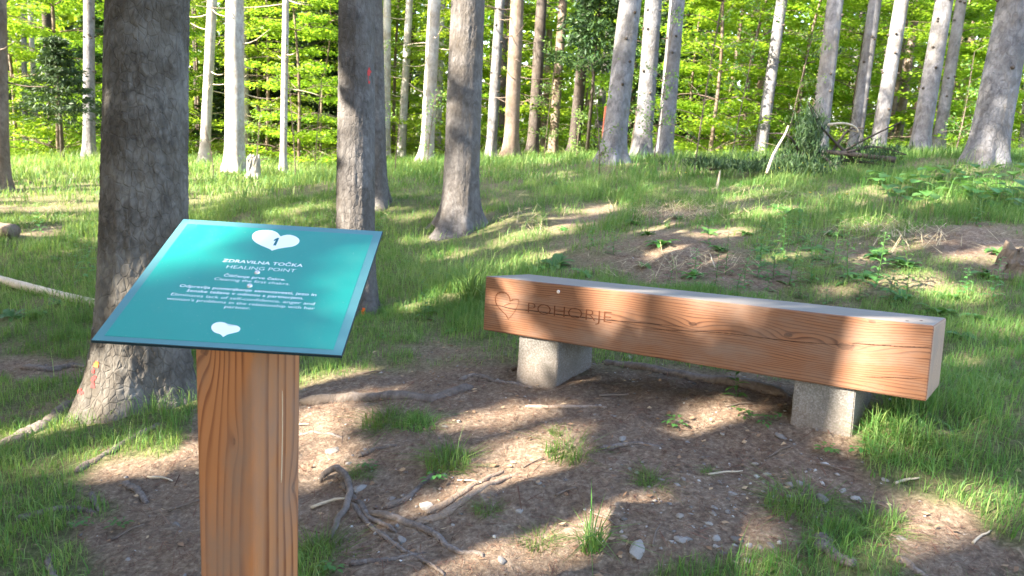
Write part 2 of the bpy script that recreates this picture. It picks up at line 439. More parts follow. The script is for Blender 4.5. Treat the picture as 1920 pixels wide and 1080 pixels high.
# ------------------------------------------------------------------ ground
GRASS_E = [  # (px, py, rx, ry, amount): bare soil < 0, grass > 0
    (1010, 900, 400, 190, -2.2), (1270, 775, 330, 70, -2.0), (1440, 920, 230, 110, -2.0), (800, 1010, 300, 110, -2.0),
    (650, 830, 130, 100, -2.0), (320, 1000, 190, 85, -1.5), (440, 900, 130, 160, -1.8), (1740, 1000, 130, 60, -1.3), (1800, 1050, 180, 45, -1.2),
    (250, 900, 130, 45, -1.0), (1290, 480, 130, 48, -1.0), (1400, 525, 110, 35, -.9), (1810, 455, 110, 35, -.9), (1250, 405, 90, 18, -.6),
    (60, 690, 100, 22, -1.1), (900, 712, 110, 25, -.9), (730, 735, 150, 28, -1.0), (1080, 440, 70, 40, -.3), (1130, 395, 40, 15, -.7), (800, 655, 60, 15, -.5),
    (1000, 480, 60, 30, -.4), (60, 430, 60, 14, -.6), (130, 395, 160, 18, -.5), (1640, 470, 60, 20, -.5), (690, 650, 60, 20, -.4), (1500, 590, 100, 20, -.3),
    (230, 800, 110, 50, 1.3), (80, 890, 100, 45, 1.0), (20, 980, 90, 60, 1.0), (745, 792, 68, 22, 3.0), (850, 868, 40, 30, 2.6), (1075, 850, 46, 24, 2.2), (1510, 945, 72, 24, 2.6), (1645, 985, 55, 22, 2.6), (1570, 1005, 60, 28, 2.4),
    (1225, 903, 42, 18, 2.4), (1012, 1012, 28, 20, 2.2), (918, 955, 26, 18, 2.4), (600, 1035, 50, 55, 1.8), (1710, 840, 90, 70, 1.7), (1860, 880, 110, 70, 1.6),
    (1590, 1055, 90, 30, 1.6), (1900, 980, 60, 50, 1.2), (60, 1040, 120, 60, 1.4), (300, 820, 60, 40, 1.0), (1310, 1075, 70, 16, 2.0), (1130, 1018, 22, 22, 1.5),
    (1780, 760, 120, 60, 1.0), (300, 750, 60, 40, 1.0), (200, 960, 60, 25, 1.0), (1330, 885, 14, 9, 2.5), (1045, 806, 16, 10, 2.4), (680, 885, 32, 12, 1.5), (1690, 1050, 90, 30, .8)]
def grassiness(X, Y, Z):
    x, y, d = project(np.stack([X, Y, Z], 1))
    g = np.full(len(X), .95)
    for (a, b, rx, ry, s) in GRASS_E:
        q = ((x - a) / rx) ** 2 + ((y - b) / ry) ** 2
        g = g + s * np.exp(-q ** 1.6)
    P = np.stack([X, Y, X * 0], 1)
    g = g + .42 * fbm(P * 1.7, 3, 21) + .25 * fbm(P * 7, 2, 31) - .14 * (Y > 5) * (X > .3) + .12 * (Y > 5) * (X < .3)
    g = np.where(d < .6, .8, g)
    return np.clip(g, 0, 1.3)

def axis_pts(lo, hi, dlo, dhi, fine, far):
    a = np.arange(dlo, dhi, fine); s = fine; v = dhi; r = []
    while v < hi: r.append(v); s *= 1.13; v += min(s, far)
    l = []; s = fine; v = dlo - fine
    while v > lo: l.append(v); s *= 1.13; v -= min(s, far)
    return np.array(l[::-1] + list(a) + r + [hi])
gx = axis_pts(-400, 400, -3.2, 3.6, .025, 25); gy = axis_pts(-300, 500, 1.4, 7.0, .025, 25)
GX, GY = np.meshgrid(gx, gy)
GZ = height(GX, GY)
gv = np.stack([GX.ravel(), GY.ravel(), GZ], 1)
gr = grassiness(gv[:, 0], gv[:, 1], gv[:, 2])
gv[:, 2] += (.006 * fbm(gv * [30, 30, 0], 2, 5)) * (np.abs(gv[:, 0]) < 6)
nx = len(gx); ii, jj = np.meshgrid(np.arange(len(gy) - 1), np.arange(nx - 1), indexing='ij')
gf = np.stack([ii * nx + jj, ii * nx + jj + 1, (ii + 1) * nx + jj + 1, (ii + 1) * nx + jj], -1).reshape(-1, 4)
ground = link('ground', mesh_np('ground', gv, gf, M_SOIL, True, {'grass': np.clip(gr, 0, 1)}))
tag(ground, 'needle strewn brown forest soil with grassy slope', None, None, 'structure')

# ------------------------------------------------------------------ sign
v_c = np.array([56 / 1420., 1.0, 1012 / 1420.]); v_c /= np.linalg.norm(v_c)
u_c = np.array([1, 0, -.0652]); u_c -= v_c * (u_c @ v_c); u_c /= np.linalg.norm(u_c)
SU, SV = CAM.T @ u_c, CAM.T @ v_c
SN = np.cross(SU, SV)
S0 = PT(170, 638, 1.35)
def board_uv(x, y):
    r = ray(x, y); t = ((S0 - CAMPOS) @ SN) / (r @ SN); p = CAMPOS + r * t - S0
    return p @ SU, p @ SV
bw = np.mean([board_uv(640, 669)[0], board_uv(718, 434)[0]]); bu0 = .5 * (board_uv(345, 410)[0])
bl = np.mean([board_uv(345, 410)[1], board_uv(718, 434)[1]])
sign_base = np.array([0, 0, 0.])
# post corners
def cdir(x, d): return CAMPOS + ray(x, 660) * d
PF = PT(478, 662, 1.42)
al = rad(19.7); PA = .145
eL = np.array([-math.cos(al), math.sin(al), 0]); eR = np.array([math.sin(al), math.cos(al), 0])
pb = PF + (eL + eR) * PA / 2
sz0 = hz(pb[0], pb[1])
sign = empty('information_sign', (pb[0], pb[1], sz0), 'sloping teal board with white hearts and lettering on a square timber post', 'sign')
MB = Matrix(((SU[0], SV[0], SN[0], S0[0]), (SU[1], SV[1], SN[1], S0[1]), (SU[2], SV[2], SN[2], S0[2]), (0, 0, 0, 1)))
def put(o, mw, parent):
    o.parent = parent
    bpy.context.view_layer.update()
    o.matrix_parent_inverse = parent.matrix_world.inverted(); o.matrix_world = mw
    return o
def slab(u0, u1, v0, v1, z0, z1, ch=.001):
    V = [(u0, v0, z0), (u1, v0, z0), (u1, v1, z0), (u0, v1, z0), (u0, v0, z1 - ch), (u1, v0, z1 - ch), (u1, v1, z1 - ch), (u0, v1, z1 - ch),
         (u0 + ch, v0 + ch, z1), (u1 - ch, v0 + ch, z1), (u1 - ch, v1 - ch, z1), (u0 + ch, v1 - ch, z1)]
    F = [(0, 3, 2, 1), (0, 1, 5, 4), (1, 2, 6, 5), (2, 3, 7, 6), (3, 0, 4, 7), (4, 5, 9, 8), (5, 6, 10, 9), (6, 7, 11, 10), (7, 4, 8, 11), (8, 9, 10, 11)]
    return V, F
V, F = slab(bu0 * 0, bw, 0, bl, -.006, 0)
me = from_lists('board', V, F, [M_SIGN_EDGE, M_TEAL_RIM])
for p in me.polygons: p.material_index = 1 if p.index == 9 else 0
board = put(link('board', me), MB, sign)
rim = .016
V, F = slab(rim * 1.1, bw - rim * 1.15, rim * .9, bl - rim * 1.25, .0001, .0008, .0005)
put(link('printed_panel', from_lists('printed_panel', V, F, M_TEAL)), MB, board)
def poly_on_board(pts, z, mat, name, h=.0006, smooth=True):
    uv = [board_uv(160 + x / 3.31, 390 + y / 3.31) for x, y in pts]
    uv = smooth_path(np.array(uv + [uv[0]]), 70)[:-1] if smooth else uv
    n = len(uv)
    V = [(a, b, z) for a, b in uv] + [(a, b, z + h) for a, b in uv]
    A = sum(uv[i][0] * uv[(i + 1) % n][1] - uv[(i + 1) % n][0] * uv[i][1] for i in range(n))
    top = list(range(n, 2 * n)) if A > 0 else list(range(2 * n - 1, n - 1, -1))
    F = [top] + [(i, (i + 1) % n, n + (i + 1) % n, n + i) for i in range(n)]
    return put(link(name, from_lists(name, V, F, mat)), MB, board)
H1 = [(1157, 268), (1146, 258), (1085, 232), (1050, 210), (1036, 187), (1040, 165), (1065, 147), (1110, 140), (1155, 142), (1190, 155), (1211, 178), (1216, 179), (1237, 172), (1270, 170), (1305, 180), (1328, 200), (1322, 222), (1290, 240), (1240, 248), (1200, 255), (1170, 263)]
H2 = [(855, 803), (847, 793), (835, 785), (800, 772), (783, 750), (790, 728), (815, 714), (850, 712), (880, 722), (896, 738), (899, 739), (917, 731), (945, 735), (962, 750), (952, 768), (920, 778), (885, 787), (864, 798)]
poly_on_board(H1, .0009, M_WHITE, 'large_heart'); poly_on_board(H2, .0009, M_WHITE, 'small_heart')

def text_mesh(txt, name, mat, bold=0., extrude=.0002, shear=0.):
    cu = bpy.data.curves.new(name, 'FONT'); cu.body = txt; cu.size = 1.0; cu.offset = bold; cu.shear = shear
    cu.resolution_u = 3
    o = bpy.data.objects.new(name, cu); COL.objects.link(o)
    bpy.context.view_layer.update()
    dg = bpy.context.evaluated_depsgraph_get()
    me = bpy.data.meshes.new_from_object(o.evaluated_get(dg)); bpy.data.objects.remove(o)
    me.materials.clear(); me.materials.append(mat); me.name = name
    return me
def text_on_board(txt, x0, y0, x1, y1, bold, squash=1.0, mat=M_WHITE, name='text_line', shear=0., z=.0012):
    me = text_mesh(txt, name, mat, bold, shear=shear)
    co = np.array([v.co[:] for v in me.vertices]); mn, mx = co.min(0), co.max(0)
    a = np.array(board_uv(x0, y0)); b = np.array(board_uv(x1, y1))
    d = b - a; s = np.linalg.norm(d) / (mx[0] - mn[0]); d /= np.linalg.norm(d); n = np.array([-d[1], d[0]])
    for v in me.vertices:
        q = a + d * (v.co.x - mn[0]) * s + n * v.co.y * s * squash
        v.co = (q[0], q[1], z)
    me.update()
    return put(link(name, me), MB, board)
text_on_board('ZDRAVILNA TOČKA', 416.5, 491.5, 567, 501.5, .008, 0.86)
text_on_board('HEALING POINT', 424, 503.5, 553, 511.5, -.012, 0.86)
text_on_board('Čiščenje prve čakre.', 419, 519, 535, 527.5, .007, 0.82)
text_on_board('Clearing the first chakra.', 401, 525.5, 543, 535.8, -.006, 0.82)
text_on_board('Odpravlja pomanjkanje samozavesti, jezo in', 336, 538.5, 592.6, 556, .008, 0.8)
text_on_board('ženske težave v odnosu s partnerjem.', 349, 547.5, 568.7, 562.5, .008, 0.8)
text_on_board("Eliminates lack of self-confidence, anger and", 320, 554.5, 589, 573, -.006, 0.8)
text_on_board("woman's problems in the relationship with her", 312, 562.5, 589, 581.5, -.006, 0.8)
text_on_board('partner.', 420.4, 578, 468.7, 581.6, -.006, 0.8)
poly_on_board([(1166, 236), (1183, 205), (1169, 210), (1173, 201), (1192, 190), (1204, 190), (1184, 236)], .0016, M_TEAL_DK, 'number_one', .0004, False)
def disc(c, r, h, mat, name, mw, parent, n=14):
    V = [(c[0] + r * math.cos(2 * math.pi * k / n), c[1] + r * math.sin(2 * math.pi * k / n), c[2]) for k in range(n)]
    V += [(c[0] + .75 * r * math.cos(2 * math.pi * k / n), c[1] + .75 * r * math.sin(2 * math.pi * k / n), c[2] + h) for k in range(n)]
    V += [(c[0] + .3 * r * math.cos(2 * math.pi * k / n), c[1] + .3 * r * math.sin(2 * math.pi * k / n), c[2] + h) for k in range(n)]
    V += [(c[0], c[1], c[2] + h * .2)]
    F = [(k, (k + 1) % n, n + (k + 1) % n, n + k) for k in range(n)] + [(n + k, n + (k + 1) % n, 2 * n + (k + 1) % n, 2 * n + k) for k in range(n)]
    F += [(2 * n + k, 2 * n + (k + 1) % n, 3 * n) for k in range(n)]
    return put(link(name, from_lists(name, V, F, mat)), mw, parent)
for (x, y) in ((482.6, 512), (468.4, 537)):
    a = board_uv(x, y); disc((a[0], a[1], .001), .0058, .003, M_STEEL, 'screw', MB, board)
# post mesh in a frame: x = eR, y = eL, z = up, origin at front corner / board height
def post_mesh():
    prof = []; ch = .011
    for (a, b, cx, cy) in ((0, 0, 1, 1), (PA, 0, -1, 1), (PA, PA, -1, -1), (0, PA, 1, -1)):
        c = np.array([a + cx * ch, b + cy * ch]); st = math.atan2(-cy, -cx)
        arc = [(c[0] + ch * math.cos(st + t), c[1] + ch * math.sin(st + t)) for t in np.linspace(-math.pi / 4, math.pi / 4, 6)]
        prof += arc
    prof = np.array(prof); n = len(prof)
    zs = np.linspace(0, 1, 14); V = []
    zb = sz0 - PF[2] - .3
    for k, f in enumerate(zs):
        for (a, b) in prof:
            wp = PF + eR * a + eL * b
            top = S0[2] + (-(wp - S0)[0] * SN[0] - (wp - S0)[1] * SN[1]) / SN[2] - PF[2] - .0085
            V.append((a, b, zb + (top - zb) * f))
    F = []
    for k in range(len(zs) - 1):
        for i in range(n):
            F.append((k * n + i, k * n + (i + 1) % n, (k + 1) * n + (i + 1) % n, (k + 1) * n + i))
    F.append(tuple(range((len(zs) - 1) * n, len(zs) * n)))
    return from_lists('post', V, F, M_POST)
MP = Matrix(((eR[0], eL[0], 0, PF[0]), (eR[1], eL[1], 0, PF[1]), (0, 0, 1, PF[2]), (0, 0, 0, 1)))
post = put(link('post', post_mesh()), MP, sign)
cr = Geo()
cv, cf = tube(smooth_path([(PA * .56, -.0003, -.10), (PA * .565, -.0003, -.2), (PA * .545, -.0003, -.30)], 16), np.r_[.0005, np.full(14, .0014), .0004], 6, 3, .2)
cr.add(cv, cf)
put(link('crack', cr.mesh('crack', plain('pale_crack', (.55, .38, .24), .8))), MP, post)

# ------------------------------------------------------------------ bench
BL, BD, BH = 1.89, .364, .26
rx, ry, rz = rad(-5.56), rad(-4.83), rad(-34.77)
MBN = Matrix.Translation(Vector(CAMPOS) + Vector((-.126, 3.508, -.987))) @ Matrix.Rotation(rz, 4, 'Z') @ Matrix.Rotation(ry, 4, 'Y') @ Matrix.Rotation(rx, 4, 'X')
MBI = np.array(MBN.inverted()); MBNn = np.array(MBN)
bc = MBNn @ np.array([BL / 2, BD / 2, -.2, 1])
bench = empty('bench', (bc[0], bc[1], hz(bc[0], bc[1])), 'heavy timber beam bench on two concrete blocks, carved with a heart and lettering', 'bench')
def face_xz(x, y):
    """pixel -> (x, z) on the beam's front face"""
    o = MBI @ np.r_[CAMPOS, 1]; r = MBI[:3, :3] @ ray(x, y); t = -o[1] / r[1]
    return o[0] + r[0] * t, o[2] + r[2] * t
def beam_mesh():
    import bmesh
    bm = bmesh.new(); bmesh.ops.create_cube(bm, size=1)
    for v in bm.verts: v.co = ((v.co.x + .5) * BL, (v.co.y + .5) * BD, (v.co.z + .5) * BH)
    bmesh.ops.bevel(bm, geom=list(bm.edges), offset=.009, segments=3, affect='EDGES', profile=.6)
    me = bpy.data.meshes.new('beam'); bm.to_mesh(me); bm.free()
    for mm in (M_BEAM, M_BEAM_TOP, M_BEAM_END): me.materials.append(mm)
    for p in me.polygons:
        n = p.normal; p.material_index = 1 if n.z > .75 else (2 if abs(n.x) > .75 else 0)
    return me
beam = put(link('beam', beam_mesh()), MBN, bench)
def groove(pts, w, name, parent, mat, ends=.3, seed=0, n=60, jit=0.0):
    q = np.array([face_xz(*p) for p in pts]); q = smooth_path(q, n)
    rr = np.random.default_rng(seed); q[:, 1] += jit * np.cumsum(rr.normal(0, 1, n)) * .2
    T = np.gradient(q, axis=0); T /= np.linalg.norm(T, axis=1)[:, None]; N = np.stack([-T[:, 1], T[:, 0]], 1)
    ww = w / 2 * (.6 + .8 * rr.random(n)) * np.minimum(1, np.minimum(np.arange(n), np.arange(n)[::-1]) / (n * .25) + ends)
    a = q + N * ww[:, None]; b = q - N * ww[:, None]
    V = [(x, -.0012, z) for x, z in a] + [(x, -.0012, z) for x, z in b]
    F = [(i, i + 1, n + i + 1, n + i) for i in range(n - 1)]
    return put(link(name, from_lists(name, V, F, mat)), MBN, parent)
for k, (pts, w) in enumerate([
    ([(906, 572), (935, 573), (960, 579), (1000, 583), (1050, 590), (1140, 600), (1240, 609), (1290, 614)], .0028),
    ([(1170, 614), (1260, 619), (1340, 623), (1400, 629), (1460, 637), (1540, 644), (1620, 649)], .0022),
    ([(1590, 643), (1650, 647), (1700, 650), (1746, 651)], .0024),
    ([(1620, 706), (1680, 708), (1730, 710)], .0014)]):
    groove(pts, w, 'crack', beam, M_CRACK, .15, k, jit=.0006)
cz = lambda x, y: (900 + x / 4.5, 500 + y / 4.5)
hp = groove([cz(*p) for p in [(256, 290), (245, 250), (215, 222), (175, 217), (142, 235), (131, 275), (142, 320), (180, 368), (220, 408), (241, 445)]], .0052, 'carved_heart', beam, M_CARVE, .6, 31)
groove([cz(*p) for p in [(250, 292), (285, 277), (318, 278), (330, 284)]], .004, 'carved_heart', beam, M_CARVE, .5, 32, 20)
groove([cz(*p) for p in [(330, 284), (318, 330), (285, 390), (243, 440)]], .0018, 'carved_heart', beam, M_CARVE, .5, 33, 20)
groove([cz(*p) for p in [(205, 328), (232, 318), (262, 308)]], .003, 'carved_heart', beam, M_CARVE, .5, 34, 20)
def carve_text():
    me = text_mesh('POHORJE', 'carved_lettering', M_CARVE, -.019)
    co = np.array([v.co[:] for v in me.vertices]); mn, mx = co.min(0), co.max(0)
    a = np.array(face_xz(*cz(403, 416))); b = np.array(face_xz(*cz(1108, 505)))
    c = np.array(face_xz(*cz(404, 302)))
    s = np.linalg.norm(b - a) / (mx[0] - mn[0]); d = (b - a) / np.linalg.norm(b - a); n = np.array([-d[1], d[0]])
    hgt = (c - a) @ n; sy = hgt / (mx[1] - mn[1])
    for v in me.vertices:
        q = a + d * (v.co.x - mn[0]) * s + n * (v.co.y - mn[1]) * sy
        v.co = (q[0], -.0015, q[1])
    me.update()
    return put(link('carved_lettering', me), MBN, beam)
carve_text()
fx = face_xz(1047, 547)
MSC = MBN @ Matrix.Translation((fx[0], -.0005, fx[1])) @ Matrix.Rotation(rad(90), 4, 'X')
disc((0, 0, 0), .0085, .003, M_STEEL, 'screw', MSC, beam)
for (x, y) in ((1.80, .06), (1.835, .13)):
    disc((0, 0, 0), .006, .001, M_CRACK, 'screw_hole', MBN @ Matrix.Translation((x, y, BH + .0002)), beam)
def block_leg(x0, x1, y0, y1, hl, seed):
    import bmesh
    bm = bmesh.new(); bmesh.ops.create_cube(bm, size=1)
    for v in bm.verts:
        f = .5 - v.co.z; sp = .006 * f
        v.co = (x0 + (v.co.x + .5) * (x1 - x0) - (sp if v.co.x < 0 else -sp * .2), y0 + (v.co.y + .5) * (y1 - y0), -hl + (v.co.z + .5) * (hl - .002))
    bmesh.ops.bevel(bm, geom=list(bm.edges), offset=.004, segments=2, affect='EDGES')
    bmesh.ops.subdivide_edges(bm, edges=[e for e in bm.edges if e.calc_length() > .05], cuts=6, use_grid_fill=True)
    me = bpy.data.meshes.new('leg'); bm.to_mesh(me); bm.free(); me.materials.append(M_CONC)
    co = np.array([v.co[:] for v in me.vertices]); dz = .0015 * fbm(co * 40, 3, seed)
    for v, q in zip(me.vertices, dz): v.co.y += float(q); v.co.x += float(q) * .7
    return put(link('leg', me), MBN, bench)
la, lb = face_xz(969, 632)[0], face_xz(1043, 645)[0]
block_leg(la, lb, .018, .34, .42, 5)
la, lb = face_xz(1487, 716)[0], face_xz(1608, 737)[0]
block_leg(la, lb - .01, .018, .34, .42, 8)
BENCH_LEGS = [MBNn @ np.array([x, .15, -.2, 1]) for x in (.2, 1.55)]

# ------------------------------------------------------------------ sun flecks: gaps cut into the crowns where sun should land
GROUND_SPOTS = [(585, 742, 40), (630, 745, 45), (680, 738, 25), (600, 800, 45), (590, 870, 40), (575, 920, 30), (960, 790, 60), (1000, 835, 50), (930, 820, 30),
    (1010, 950, 60), (1080, 930, 60), (950, 985, 70), (870, 1010, 70), (1130, 985, 60), (1060, 1020, 70), (780, 985, 25), (1180, 905, 35), (920, 905, 45),
    (1350, 785, 45), (1400, 800, 45), (1450, 815, 30), (1700, 815, 55), (1660, 800, 30), (1830, 965, 55), (1780, 1000, 55), (1750, 950, 35), (1870, 1000, 40), (1690, 1060, 50), (1900, 690, 50), (1880, 610, 60), (1800, 560, 40),
    (150, 830, 45), (60, 850, 50), (110, 800, 30), (300, 770, 45), (240, 850, 45), (330, 850, 40), (200, 780, 25), (20, 830, 40), (620, 700, 30),
    (150, 380, 60), (60, 400, 60), (250, 350, 60), (20, 360, 50), (130, 340, 60), (300, 330, 60), (560, 390, 35), (480, 340, 60), (600, 335, 50), (420, 340, 50), (520, 330, 50), (560, 440, 18), (600, 420, 20),
    (870, 545, 45), (850, 480, 22), (900, 500, 20), (780, 575, 22), (1000, 440, 50), (960, 500, 40), (1010, 490, 40), (1130, 393, 25), (1050, 415, 30), (960, 400, 18), (1260, 470, 35), (1300, 490, 45), (1250, 430, 40), (1360, 440, 35),
    (1330, 400, 35), (1450, 350, 45), (1520, 330, 45), (1600, 350, 40), (1400, 370, 30), (1650, 425, 40), (1720, 470, 45), (1800, 470, 50), (1700, 520, 40), (1440, 400, 35), (1600, 480, 30), (1760, 380, 30), (1870, 350, 30), (1480, 480, 25), (1560, 540, 22), (1200, 360, 25), (1050, 330, 22), (900, 330, 22), (1900, 480, 40),
    (760, 400, 25), (790, 450, 14)]
OBJ_SPOTS = [(705, 455, 1.64, 54), (690, 495, 1.57, 54), (674, 540, 1.5, 54), (657, 585, 1.43, 54), (640, 630, 1.38, 54),
    (1190, 560, 3.1, 28), (940, 545, 3.5, 22), (1100, 545, 3.2, 26), (1680, 665, 2.55, 34), (1720, 650, 2.5, 26), (1640, 640, 2.6, 22), (1720, 720, 2.5, 20), (1150, 530, 3.2, 30), (1330, 552, 3, 40), (1500, 575, 2.8, 40), (1640, 592, 2.6, 35), (990, 670, 3.45, 26),
    (862, 368, 7.8, 22), (895, 150, 7.9, 14), (870, 230, 7.9, 10), (662, 290, 5.2, 12), (655, 230, 5.2, 8), (1150, 285, 11.8, 24), (1160, 170, 11.8, 18), (1175, 50, 11.8, 30), (215, 200, 3.55, 15), (215, 560, 3.5, 15), (225, 420, 3.5, 12), (240, 690, 3.5, 25)]
SP = []; SR = []
for (x, y, r) in GROUND_SPOTS:
    p = gp(x, y)
    if p is None: continue
    d = (p - CAMPOS) @ CAM[1]; SP.append(p); SR.append(max(r * d / FPX, .05) * (1.3 if d < 4 else 1))
for (x, y, d, r) in OBJ_SPOTS:
    SP.append(PT(x, y, d)); SR.append(r * d / FPX)
SP = np.array(SP); SR = np.array(SR); SM = np.where((SP - CAMPOS) @ CAM[1] < 1.75, .068, .10)
def canopy_keep(P, rs):
    """keep the boughs that do not stand between the sun and a sun fleck; boughs shading the slope and far wood are thinned to let sun in"""
    keep = np.ones(len(P), bool)
    for s, r, mg in zip(SP, SR, SM):
        v = P - s; al_ = v @ SUN
        perp = np.linalg.norm(v - al_[:, None] * SUN, axis=1)
        keep &= ~((perp < r * rs.uniform(.8, 1.1, len(P)) + mg) & (al_ > 0))
    # ground hit
    t = (P[:, 2] - 0) / SUN[2]
    for _ in range(3):
        H = P - SUN * t[:, None]; t = (P[:, 2] - hsmooth(H[:, 0], H[:, 1])) / SUN[2]
    H = P - SUN * t[:, None]
    far = np.clip((H[:, 1] - 11) / 4, 0, 1); left = np.clip((-H[:, 0] - 2.2) / 1.5, 0, 1) * np.clip((H[:, 1] - 6.5) / 1.5, 0, 1)
    hill = np.clip((H[:, 1] - 5.6) / 1.5, 0, 1) * .84
    keep &= rs.random(len(P)) > np.maximum(np.maximum(far * .96, hill), left * .995)
    return keep

# ------------------------------------------------------------------ trees
def trunk_surface(th, z, r0, h_flare, flare, taper, k, ph, seed, bark):
    r = r0 * (1 - taper * z)
    but = 1 + .55 * np.cos(k * th + ph) + .35 * np.cos((k + 2) * th + ph * 2.1)
    r = r + flare * np.exp(-np.maximum(z + .05, 0) / h_flare) * but * .6
    c = np.stack([np.cos(th) * 3, np.sin(th) * 3, z * 1.2], 1)
    r = r * (1 + .035 * fbm(c, 3, seed))
    if bark > 0:
        q = np.stack([np.cos(th) * r0 / bark, np.sin(th) * r0 / bark, z / (bark * 1.5)], 1)
        q = q + np.stack([.7 * fbm(q * .6, 3, seed + 4), .7 * fbm(q * .6, 3, seed + 5), .6 * fbm(q * .6, 3, seed + 6)], 1)
        d1, d2, idv = worley(q, seed)
        plate = np.clip((d2 - d1) * 3.2, 0, 1)
        bark = bark * .62
        big_ = fbm(q * .18, 3, seed + 15)
        r = r + (bark * .16 * (plate - .6) + bark * .34 * (idv - .5)) * np.clip(.8 + .8 * big_, .15, 1.6) + bark * .30 * fbm(q * 1.1, 4, seed + 8)
    return r
def make_trunk(top_dir, r0, H, nseg, dz, seed, flare=.1, h_flare=.16, taper=.03, k=4, ph=0., bark=0., curve=0.):
    zs = [-.45]
    while zs[-1] < H:
        z = zs[-1]; zs.append(z + (dz if z < 4.2 else dz * (1 + (z - 4.2) * 1.5)))
    zs = np.array(zs); th = np.linspace(0, 2 * np.pi, nseg, endpoint=False)
    ZZ, TT = np.meshgrid(zs, th, indexing='ij')
    R = np.maximum(trunk_surface(TT.ravel(), ZZ.ravel(), r0, h_flare, flare, taper, k, ph, seed, bark), r0 * .12)
    z = ZZ.ravel(); off = np.outer(z, np.array(top_dir[:2]) / top_dir[2]) + np.outer(curve * np.sin(z * .7), [1, .3])
    V = np.stack([np.cos(TT.ravel()) * R + off[:, 0], np.sin(TT.ravel()) * R + off[:, 1], z], 1)
    K = len(zs); i, j = np.meshgrid(np.arange(K - 1), np.arange(nseg), indexing='ij')
    F = np.stack([i * nseg + j, i * nseg + (j + 1) % nseg, (i + 1) * nseg + (j + 1) % nseg, (i + 1) * nseg + j], -1).reshape(-1, 4)
    return V, F
def spray_quads(P, D, rs, n, size, asp, tdx=0):
    """n small elongated leaf quads round each clump point"""
    m_ = len(P); c = np.repeat(P, n, 0) + rs.normal(0, size * .55, (m_ * n, 3)) * [1, 1, .45]
    a = np.repeat(D, n, 0) + rs.normal(0, .55, (m_ * n, 3)); a[:, 2] -= .25; a /= np.linalg.norm(a, axis=1)[:, None]
    b = np.cross(a, rs.normal(0, 1, (m_ * n, 3))); b /= np.linalg.norm(b, axis=1)[:, None] + 1e-9
    L = size * rs.uniform(.6, 1.2, (m_ * n, 1)); W = L * asp
    V = np.stack([c - a * L * .5, c + b * W * .5, c + a * L * .5, c - b * W * .5], 1).reshape(-1, 3)
    F = np.arange(len(V)).reshape(-1, 4)
    t = np.repeat(np.clip(rs.normal(.5, .22, m_ * n), 0, 1), 4)
    return V, F, t
def conifer_crown(base, top_dir, zb, zt, R, rs, ncl, filt=True):
    """boughs from zb to zt; returns local V, F, tint"""
    z = zb + (zt - zb) * rs.random(ncl) ** 1.15
    Rm = R * np.clip((zt - z) / (zt - zb), .08, 1) ** .8
    nb = np.floor(z * 2.2); th = (nb * 2.4 + rs.integers(0, 5, ncl) * 1.256 + rs.normal(0, .22, ncl))
    rr = Rm * np.sqrt(rs.uniform(.03, 1, ncl))
    off = np.outer(z, np.array(top_dir[:2]) / top_dir[2])
    P = np.stack([np.cos(th) * rr + off[:, 0], np.sin(th) * rr + off[:, 1], z - .28 * rr + rs.normal(0, .12, ncl)], 1)
    D = np.stack([np.cos(th), np.sin(th), np.full(ncl, -.3)], 1)
    V, F, t = spray_quads(P, D, rs, 7, .34, .32)
    if filt:
        Q = V.reshape(-1, 4, 3); k = canopy_keep(Q.mean(1) + base, rs); Q = Q[k]
        V = Q.reshape(-1, 3); F = np.arange(len(V)).reshape(-1, 4); t = t.reshape(-1, 4)[k].ravel()
    return V, F, t

